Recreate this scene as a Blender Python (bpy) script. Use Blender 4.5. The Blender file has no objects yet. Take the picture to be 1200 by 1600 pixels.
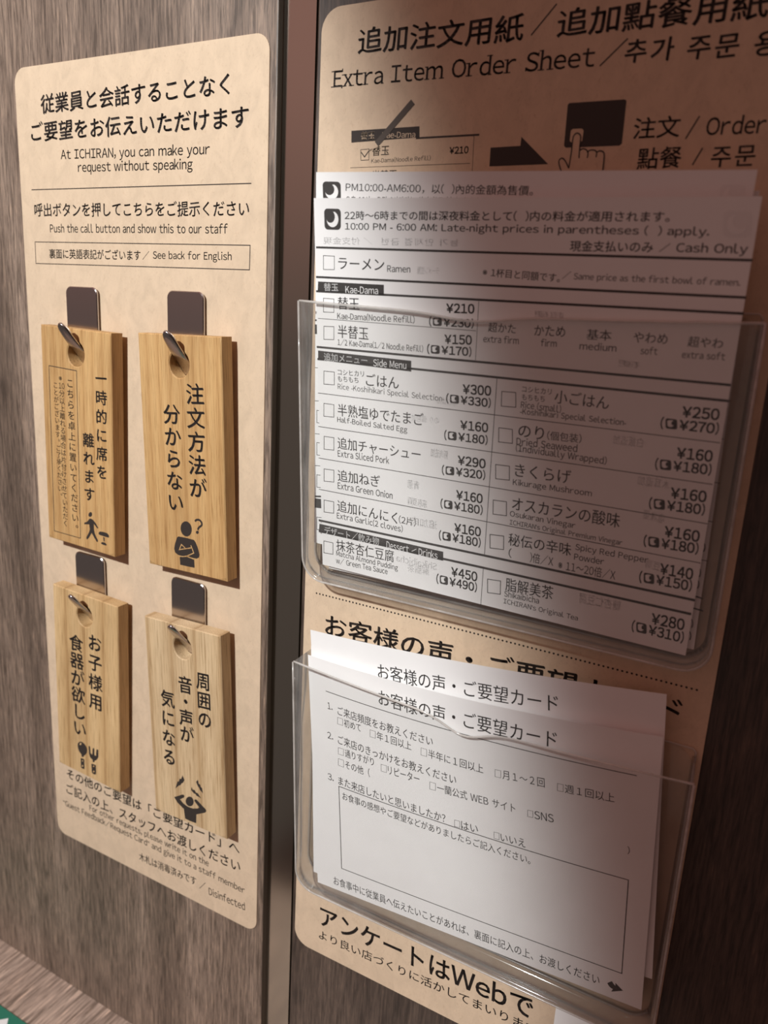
import bpy, bmesh, math, random
from mathutils import Matrix, Vector

# ---------------------------------------------------------------- camera, world, lights, exposure
# The wall is the plane y = 0; x runs to the right along it, z is up, the viewer stands at -y.
SC = bpy.context.scene
COL = SC.collection
Z0 = 1.19            # height of the camera above the floor (m)
EYE = 0.280          # camera to wall (m)

def pt(u, v, h=0.0):
    """wall millimetres (right, down, out of the wall) -> world metres"""
    return Vector((u / 1000, -h / 1000, Z0 - v / 1000))

cam_data = bpy.data.cameras.new('camera')
cam_data.sensor_fit = 'HORIZONTAL'
cam_data.sensor_width = 36
cam_data.lens = 36 * 1214.985 / 1200
cam_data.clip_start = 0.01
cam_data.dof.use_dof = True
cam_data.dof.focus_distance = 0.335
cam_data.dof.aperture_fstop = 14.0
cam = bpy.data.objects.new('camera', cam_data)
COL.objects.link(cam)
cam.matrix_world = Matrix((
    (0.87390375, -0.16479665, 0.45731204, 0.0),
    (0.48318025, 0.19155029, -0.85430986, -EYE),
    (0.05318915, 0.96754873, 0.247023, Z0),
    (0, 0, 0, 1)))
SC.camera = cam

SC.view_settings.view_transform = 'Standard'
SC.view_settings.look = 'None'
SC.view_settings.gamma = 1.0
SC.view_settings.use_curve_mapping = False
SC.view_settings.exposure = 0.0

world = bpy.data.worlds.new('room_glow')
SC.world = world
world.use_nodes = True
wn = world.node_tree.nodes
wl = world.node_tree.links
bg = wn['Background']
tc = wn.new('ShaderNodeTexCoord')
sep = wn.new('ShaderNodeSeparateXYZ')
wl.new(tc.outputs['Generated'], sep.inputs[0])
def ramp(src, stops):
    r = wn.new('ShaderNodeValToRGB')
    el = r.color_ramp.elements
    while len(el) < len(stops): el.new(0.5)
    for e, (p, c) in zip(el, stops): e.position = p; e.color = (*c, 1)
    mp = wn.new('ShaderNodeMapRange'); mp.inputs['From Min'].default_value = -1
    wl.new(src, mp.inputs['Value']); wl.new(mp.outputs[0], r.inputs[0])
    return r
# a dim reddish-brown booth: lighter overhead and to the left, dark where the diner stands on the right
rz = ramp(sep.outputs['Z'], [(0.0, (0.075, 0.062, 0.056)), (0.47, (0.105, 0.083, 0.074)), (0.62, (0.33, 0.165, 0.14)), (1.0, (0.34, 0.16, 0.14))])
rx = ramp(sep.outputs['X'], [(0.0, (1.1, 1.1, 1.1)), (0.45, (1.0, 1.0, 1.0)), (0.75, (0.45, 0.42, 0.40)), (1.0, (0.10, 0.08, 0.07))])
mul = wn.new('ShaderNodeMix'); mul.data_type = 'RGBA'; mul.blend_type = 'MULTIPLY'; mul.inputs[0].default_value = 1
wl.new(rz.outputs[0], mul.inputs[6]); wl.new(rx.outputs[0], mul.inputs[7])
wl.new(mul.outputs[2], bg.inputs['Color'])
bg.inputs['Strength'].default_value = 1.06

# the booth's spot lamp, up and behind the diner; the edge of its cone stands in for the diner's shadow on the order sheets
sp = bpy.data.lights.new('booth_spot_lamp', 'SPOT')
spot = bpy.data.objects.new('booth_spot_lamp', sp)
COL.objects.link(spot)
SPOT_AT = pt(-280, -588, 980)
SPOT_TO = pt(-1061, 434, 0)
spot.location = SPOT_AT
spot.rotation_euler = (SPOT_TO - SPOT_AT).to_track_quat('-Z', 'Y').to_euler()
sp.energy = 64.5
sp.color = (0.975, 1.0, 0.985)
sp.spot_size = math.radians(81.0)
sp.spot_blend = 0.147
sp.shadow_soft_size = 0.02

# ---------------------------------------------------------------- helpers
def put(o, label=None, cat=None, group=None, kind=None):
    if label: o['label'] = label
    if cat: o['category'] = cat
    if group: o['group'] = group
    if kind: o['kind'] = kind
    return o

def mesh_obj(name, verts, faces, mats, idx=None, parent=None, smooth=False):
    me = bpy.data.meshes.new(name)
    me.from_pydata(verts, [], faces)
    for m in (mats if isinstance(mats, (list, tuple)) else [mats]): me.materials.append(m)
    if idx: me.polygons.foreach_set('material_index', idx)
    if smooth: me.polygons.foreach_set('use_smooth', [True] * len(me.polygons))
    me.update()
    o = bpy.data.objects.new(name, me)
    COL.objects.link(o)
    if parent: o.parent = parent
    return o

def empty(name, mat):
    o = bpy.data.objects.new(name, None)
    o.empty_display_size = 0.02
    COL.objects.link(o)
    o.matrix_world = mat
    return o

def frame_matrix(fr):
    """origin + right, down, out axes in wall coordinates -> object matrix with x right, y up, z out"""
    o, x, d, z = fr
    w = lambda a: Vector((a[0], -a[2], -a[1]))
    X, Y, Z = w(x), -w(d), w(z)
    P = pt(*o)
    return Matrix(((X.x, Y.x, Z.x, P.x), (X.y, Y.y, Z.y, P.y), (X.z, Y.z, Z.z, P.z), (0, 0, 0, 1)))

def wall_matrix(u, v, h):
    return frame_matrix([[u, v, h], [1, 0, 0], [0, 1, 0], [0, 0, 1]])

def bm_obj(name, bm, mats, parent=None, smooth=False):
    me = bpy.data.meshes.new(name)
    bmesh.ops.recalc_face_normals(bm, faces=bm.faces)
    bm.to_mesh(me); bm.free()
    for m in (mats if isinstance(mats, (list, tuple)) else [mats]): me.materials.append(m)
    if smooth: me.polygons.foreach_set('use_smooth', [True] * len(me.polygons))
    o = bpy.data.objects.new(name, me)
    COL.objects.link(o)
    if parent: o.parent = parent
    return o

def rounded(w, h, r, n=8, corners=(1, 1, 1, 1)):
    """outline of a rectangle (x 0..w, y 0..-h), counter-clockwise from the lower left corner; corners: bl br tr tl"""
    out = []
    for (cx, cy, a0, k) in ((r, -h + r, 180, 0), (w - r, -h + r, 270, 1), (w - r, -r, 0, 2), (r, -r, 90, 3)):
        if corners[k]:
            for i in range(n + 1):
                a = math.radians(a0 + 90 * i / n)
                out.append((cx + r * math.cos(a), cy + r * math.sin(a)))
        else:
            out.append(((0, -h), (w, -h), (w, 0), (0, 0))[k])
    return out

def slab(name, outline, z0, z1, mats, parent=None, chamfer=0.0, mm=True):
    """extrude an outline (mm) from z0 to z1 with an optional chamfer on the front rim"""
    k = 0.001 if mm else 1
    bm = bmesh.new()
    def ring(pts, z): return [bm.verts.new((x * k, y * k, z * k)) for x, y in pts]
    n = len(outline)
    cx = sum(p[0] for p in outline) / n; cy = sum(p[1] for p in outline) / n
    rings = [ring(outline, z0)]
    if chamfer:
        xs = [p[0] for p in outline]; ys = [p[1] for p in outline]
        sx = 1 - 2 * chamfer / (max(xs) - min(xs)); sy = 1 - 2 * chamfer / (max(ys) - min(ys))
        mx = (max(xs) + min(xs)) / 2; my = (max(ys) + min(ys)) / 2
        rings.append(ring(outline, z1 - chamfer))
        rings.append(ring([(mx + (x - mx) * sx, my + (y - my) * sy) for x, y in outline], z1))
    else:
        rings.append(ring(outline, z1))
    for a, b in zip(rings, rings[1:]):
        for i in range(n): bm.faces.new((a[i], a[(i + 1) % n], b[(i + 1) % n], b[i]))
    bm.faces.new(rings[-1]); bm.faces.new(list(reversed(rings[0])))
    return bm_obj(name, bm, mats, parent)

def box_verts(x0, x1, y0, y1, z0, z1):
    v = [(x0, y0, z0), (x1, y0, z0), (x1, y1, z0), (x0, y1, z0), (x0, y0, z1), (x1, y0, z1), (x1, y1, z1), (x0, y1, z1)]
    f = [(0, 3, 2, 1), (4, 5, 6, 7), (0, 1, 5, 4), (1, 2, 6, 5), (2, 3, 7, 6), (3, 0, 4, 7)]
    return v, f

# ---------------------------------------------------------------- materials
def new_mat(name, rough=0.5, spec=0.5, metal=0.0, color=(0.5, 0.5, 0.5)):
    m = bpy.data.materials.new(name); m.use_nodes = True
    b = m.node_tree.nodes['Principled BSDF']
    b.inputs['Base Color'].default_value = (*color, 1)
    b.inputs['Roughness'].default_value = rough
    b.inputs['Specular IOR Level'].default_value = spec
    b.inputs['Metallic'].default_value = metal
    return m, m.node_tree.nodes, m.node_tree.links, b

def tex(nodes, links, scale, src='Object', loc=None):
    t = nodes.new('ShaderNodeTexCoord'); mp = nodes.new('ShaderNodeMapping')
    mp.inputs['Scale'].default_value = scale
    if loc: mp.inputs['Location'].default_value = loc
    links.new(t.outputs[src], mp.inputs['Vector'])
    return mp.outputs[0]

def noise(nodes, links, vec, scale, detail=4, rough=0.6, dist=0.0):
    n = nodes.new('ShaderNodeTexNoise')
    n.inputs['Scale'].default_value = scale; n.inputs['Detail'].default_value = detail
    n.inputs['Roughness'].default_value = rough; n.inputs['Distortion'].default_value = dist
    links.new(vec, n.inputs['Vector'])
    return n.outputs['Fac']

def cramp(nodes, links, fac, stops):
    r = nodes.new('ShaderNodeValToRGB'); el = r.color_ramp.elements
    while len(el) < len(stops): el.new(0.5)
    for e, (p, c) in zip(el, stops): e.position = p; e.color = (*c, 1)
    links.new(fac, r.inputs[0])
    return r.outputs[0]

def mixc(nodes, links, fac, a, b, mode='MIX'):
    m = nodes.new('ShaderNodeMix'); m.data_type = 'RGBA'; m.blend_type = mode
    for s, i in ((fac, 0), (a, 6), (b, 7)):
        if hasattr(s, 'is_linked'): links.new(s, m.inputs[i])
        else: m.inputs[i].default_value = s if i == 0 else (*s, 1)
    return m.outputs[2]

def bump(nodes, links, bsdf, h, strength, dist):
    b = nodes.new('ShaderNodeBump'); b.inputs['Strength'].default_value = strength; b.inputs['Distance'].default_value = dist
    links.new(h, b.inputs['Height']); links.new(b.outputs[0], bsdf.inputs['Normal'])

def wood_laminate(name, dark, mid, light, along='Z', rough=0.5, k=1.0, spec=0.8):
    """printed wood-grain board: long soft streaks, fine pores and pale flecks along the grain"""
    m, n, l, b = new_mat(name, rough, spec)
    def sc(across, grain): return {'Z': (across, across, grain), 'Y': (across, grain, across), 'X': (grain, across, across)}[along]
    broad = noise(n, l, tex(n, l, sc(34 * k, 2.2 * k)), 1.0, 5, 0.62, 0.6)
    fine = noise(n, l, tex(n, l, sc(700 * k, 48 * k)), 1.0, 4, 0.7, 0.2)
    fleck = noise(n, l, tex(n, l, sc(1100 * k, 110 * k), loc=(3, 5, 1)), 1.0, 2, 0.6)
    c = cramp(n, l, broad, [(0.30, dark), (0.52, mid), (0.74, light)])
    f = cramp(n, l, fine, [(0.38, (0.46, 0.44, 0.41)), (0.5, (0.98, 0.98, 0.98)), (0.63, (1.5, 1.49, 1.45))])
    c = mixc(n, l, 1.0, c, f, 'MULTIPLY')
    g = cramp(n, l, fleck, [(0.58, (1, 1, 1)), (0.72, (1.55, 1.5, 1.45))])
    c = mixc(n, l, 1.0, c, g, 'MULTIPLY')
    l.new(c, b.inputs['Base Color'])
    bump(n, l, b, fine, 0.12, 0.0003)
    return m

def tag_wood(name, dark, mid, light, bands=60, wander=6.0, line=0.45):
    """solid light hardwood, growth rings seen as lines running down the tag"""
    m, n, l, b = new_mat(name, 0.55, 0.3)
    oi = n.new('ShaderNodeObjectInfo')
    t = n.new('ShaderNodeTexCoord')
    add = n.new('ShaderNodeVectorMath'); add.operation = 'MULTIPLY_ADD'
    l.new(oi.outputs['Random'], add.inputs[0]); add.inputs[1].default_value = (3.1, 1.7, 0.4); l.new(t.outputs['Object'], add.inputs[2])
    def mp(s):
        q = n.new('ShaderNodeMapping'); q.inputs['Scale'].default_value = s; l.new(add.outputs[0], q.inputs['Vector']); return q.outputs[0]
    w = n.new('ShaderNodeTexWave'); w.wave_type = 'BANDS'; w.bands_direction = 'X'; w.wave_profile = 'SAW'
    w.inputs['Scale'].default_value = 1.0; w.inputs['Distortion'].default_value = wander; w.inputs['Detail'].default_value = 3; w.inputs['Detail Scale'].default_value = 0.2
    l.new(mp((bands, 1.6, bands * 0.6)), w.inputs['Vector'])
    ring = cramp(n, l, w.outputs['Fac'], [(0.0, mid), (0.35, light), (0.80, mid), (0.93, tuple(d * line + m_ * (1 - line) for d, m_ in zip(dark, mid))), (1.0, mid)])
    pores = noise(n, l, mp((2400, 50, 2400)), 1.0, 3, 0.65)
    p = cramp(n, l, pores, [(0.33, (0.60, 0.53, 0.44)), (0.48, (0.97, 0.97, 0.96)), (0.75, (1.10, 1.10, 1.08))])
    c = mixc(n, l, 1.0, ring, p, 'MULTIPLY')
    blot = noise(n, l, mp((50, 14, 50)), 1.0, 3, 0.5)
    q = cramp(n, l, blot, [(0.3, (0.86, 0.83, 0.80)), (0.65, (1.06, 1.06, 1.06))])
    c = mixc(n, l, 1.0, c, q, 'MULTIPLY')
    l.new(c, b.inputs['Base Color'])
    bump(n, l, b, pores, 0.25, 0.0002)
    return m

def kraft(name, base):
    m, n, l, b = new_mat(name, 0.5, 0.35)
    a = noise(n, l, tex(n, l, (130, 90, 130)), 1.0, 5, 0.6, 0.8)
    f = noise(n, l, tex(n, l, (700, 420, 700), loc=(2, 1, 0)), 1.0, 3, 0.7, 1.5)
    lo = tuple(x * 0.90 for x in base); hi = tuple(min(1, x * 1.06) for x in base)
    c = cramp(n, l, a, [(0.3, lo), (0.55, base), (0.75, hi)])
    fb = cramp(n, l, f, [(0.30, (0.90, 0.87, 0.84)), (0.42, (1, 1, 1)), (0.8, (1.03, 1.03, 1.02))])
    c = mixc(n, l, 1.0, c, fb, 'MULTIPLY')
    l.new(c, b.inputs['Base Color'])
    return m

def paper_mat(name, base, rough=0.45):
    m, n, l, b = new_mat(name, rough, 0.35)
    a = noise(n, l, tex(n, l, (60, 60, 60)), 1.0, 4, 0.6)
    c = cramp(n, l, a, [(0.3, tuple(x * 0.97 for x in base)), (0.7, base)])
    l.new(c, b.inputs['Base Color'])
    bump(n, l, b, noise(n, l, tex(n, l, (24, 24, 24), loc=(1, 2, 3)), 1.0, 2, 0.5), 0.10, 0.004)
    return m

def acrylic(name, haze, tint, rough=0.04, fres=0.04):
    """clear moulded plastic: lets light straight through, mirrors at grazing angles, a little milky"""
    m = bpy.data.materials.new(name); m.use_nodes = True
    n, l = m.node_tree.nodes, m.node_tree.links
    n.remove(n['Principled BSDF'])
    out = n['Material Output']
    tr = n.new('ShaderNodeBsdfTransparent'); tr.inputs[0].default_value = (*tint, 1)
    gl = n.new('ShaderNodeBsdfGlossy'); gl.inputs['Roughness'].default_value = rough
    df = n.new('ShaderNodeBsdfTranslucent'); df.inputs[0].default_value = (0.9, 0.88, 0.85, 1)
    d2 = n.new('ShaderNodeBsdfDiffuse'); d2.inputs[0].default_value = (0.9, 0.88, 0.85, 1)
    dm = n.new('ShaderNodeMixShader'); l.new(d2.outputs[0], dm.inputs[1]); l.new(df.outputs[0], dm.inputs[2])
    sm = noise(n, l, tex(n, l, (26, 26, 26)), 1.0, 4, 0.65, 1.0)
    hz = n.new('ShaderNodeMapRange'); hz.inputs['From Min'].default_value = 0.35; hz.inputs['From Max'].default_value = 0.75
    hz.inputs['To Min'].default_value = haze * 0.5; hz.inputs['To Max'].default_value = haze * 1.6
    l.new(sm, hz.inputs['Value'])
    m1 = n.new('ShaderNodeMixShader'); l.new(hz.outputs[0], m1.inputs[0]); l.new(tr.outputs[0], m1.inputs[1]); l.new(dm.outputs[0], m1.inputs[2])
    lw = n.new('ShaderNodeLayerWeight'); lw.inputs['Blend'].default_value = 0.5
    pw = n.new('ShaderNodeMath'); pw.operation = 'POWER'; l.new(lw.outputs['Facing'], pw.inputs[0]); pw.inputs[1].default_value = 5
    fr = n.new('ShaderNodeMapRange'); fr.inputs['To Min'].default_value = fres; l.new(pw.outputs[0], fr.inputs['Value'])
    m2 = n.new('ShaderNodeMixShader'); l.new(fr.outputs[0], m2.inputs[0]); l.new(m1.outputs[0], m2.inputs[1]); l.new(gl.outputs[0], m2.inputs[2])
    l.new(m2.outputs[0], out.inputs[0])
    return m

def brushed(name, color, rough, metal=1.0):
    m, n, l, b = new_mat(name, rough, 0.5, metal, color)
    f = noise(n, l, tex(n, l, (3000, 40, 3000)), 1.0, 3, 0.6)
    r = cramp(n, l, f, [(0.3, (rough * 0.94,) * 3), (0.7, (rough * 1.08,) * 3)])
    l.new(r, b.inputs['Roughness'])
    return m

M = {}
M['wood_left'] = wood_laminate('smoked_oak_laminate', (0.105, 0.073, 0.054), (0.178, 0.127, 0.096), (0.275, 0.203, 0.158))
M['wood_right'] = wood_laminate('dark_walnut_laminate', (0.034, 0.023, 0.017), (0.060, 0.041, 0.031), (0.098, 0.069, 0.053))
M['wood_counter'] = wood_laminate('grey_oak_counter_laminate', (0.27, 0.195, 0.155), (0.40, 0.30, 0.245), (0.54, 0.42, 0.345), along='Y', k=0.7)
M['channel'] = brushed('bronze_channel_metal', (0.52, 0.50, 0.44), 0.16)
M['edge'] = new_mat('board_edge_band', 0.35, 0.5, 0.0, (0.10, 0.075, 0.055))[0]
M['panel'] = kraft('kraft_print_panel', (0.69, 0.535, 0.385))
M['tag_warm'] = tag_wood('zelkova_wood', (0.39, 0.215, 0.08), (0.57, 0.345, 0.15), (0.62, 0.395, 0.18), 46)
M['tag_pale'] = tag_wood('ash_wood', (0.44, 0.285, 0.145), (0.63, 0.46, 0.275), (0.69, 0.52, 0.325), 20, 1.3, 0.8)
M['tag_gold'] = tag_wood('oiled_ash_wood', (0.40, 0.235, 0.10), (0.60, 0.40, 0.20), (0.66, 0.46, 0.245), 22, 1.5, 0.7)
M['ink'] = new_mat('black_ink', 0.5, 0.3, 0, (0.042, 0.033, 0.029))[0]
M['soft_ink'] = new_mat('grey_print_ink', 0.5, 0.3, 0, (0.060, 0.056, 0.054))[0]
M['paper'] = paper_mat('white_copy_paper', (0.93, 0.93, 0.925))
M['ghost'] = new_mat('show_through_grey', 0.5, 0.3, 0, (0.865, 0.865, 0.86))[0]
M['pencil'] = new_mat('printed_pencil_grey', 0.5, 0.3, 0, (0.095, 0.078, 0.066))[0]
M['wood_line'] = M['tag_pale']
M['steel'] = brushed('satin_stainless_steel', (0.56, 0.52, 0.51), 0.20)
M['acrylic'] = acrylic('clear_acrylic', 0.022, (0.99, 0.99, 0.988))
M['acrylic_edge'] = acrylic('brightened_acrylic_rim', 0.17, (0.93, 0.93, 0.925), 0.08)  # extra whitish haze paints a brighter edge into the rim
M['acrylic_glint'] = acrylic('painted_acrylic_glint', 0.65, (0.95, 0.95, 0.945), 0.12)  # nearly opaque white haze, an edge highlight painted in
M['gap'] = new_mat('dark_joint_backing', 0.8, 0.2, 0, (0.012, 0.009, 0.008))[0]
M['green'] = new_mat('green_plastic_print', 0.4, 0.4, 0, (0.03, 0.19, 0.125))[0]
M['white'] = new_mat('white_print', 0.4, 0.4, 0, (0.85, 0.86, 0.86))[0]

FRAMES = {
  'W': [[0.0, 0.0, 0.56], [1.0, 0.0, 0.0], [-0.0, 1.0, 0.0], [-0.0, 0.0, 1.0]],
  'T1': [[-345.985, 14.47, 10.91], [0.99951, 0.03133, 0.0], [-0.03133, 0.99949, -0.00676], [-0.00021, 0.00676, 0.99998]],
  'T2': [[-278.463, 14.679, 11.222], [0.99977, -0.02145, 0.0], [0.02145, 0.99965, -0.01526], [0.00033, 0.01526, 0.99988]],
  'T3': [[-347.8, 153.327, 10.702], [0.99925, 0.03877, 0.0], [-0.03876, 0.9992, -0.01007], [-0.00039, 0.01006, 0.99995]],
  'T4': [[-278.891, 155.347, 11.039], [0.9996, -0.02834, 0.0], [0.02834, 0.99949, -0.01477], [0.00042, 0.01476, 0.99989]],
  'A': [[-174.04, -40.067, 23.597], [0.99988, 0.01547, 0.0], [-0.01535, 0.99216, -0.12404], [-0.00192, 0.12402, 0.99228]],
  'B': [[-176.779, -49.975, 18.48], [0.9996, 0.02825, 0.0], [-0.02814, 0.99569, -0.08834], [-0.0025, 0.0883, 0.99609]],
  'C': [[-175.734, -39.109, 14.0], [0.99994, -0.01053, 0.0], [0.0105, 0.99735, -0.07206], [0.00076, 0.07205, 0.9974]],
  'E': [[-177.128, 148.552, 13.256], [0.99816, -0.06068, 0.0], [0.06064, 0.99761, -0.03308], [0.00201, 0.03301, 0.99945]],
  'F': [[-178.247, 137.936, 10.22], [0.99604, -0.08888, 0.0], [0.08887, 0.99594, -0.014], [0.00124, 0.01394, 0.9999]],
  'G': [[-178.173, 145.839, 9.374], [0.99939, -0.03499, 0.0], [0.03499, 0.99919, -0.02], [0.0007, 0.01999, 0.9998]],
}
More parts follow.
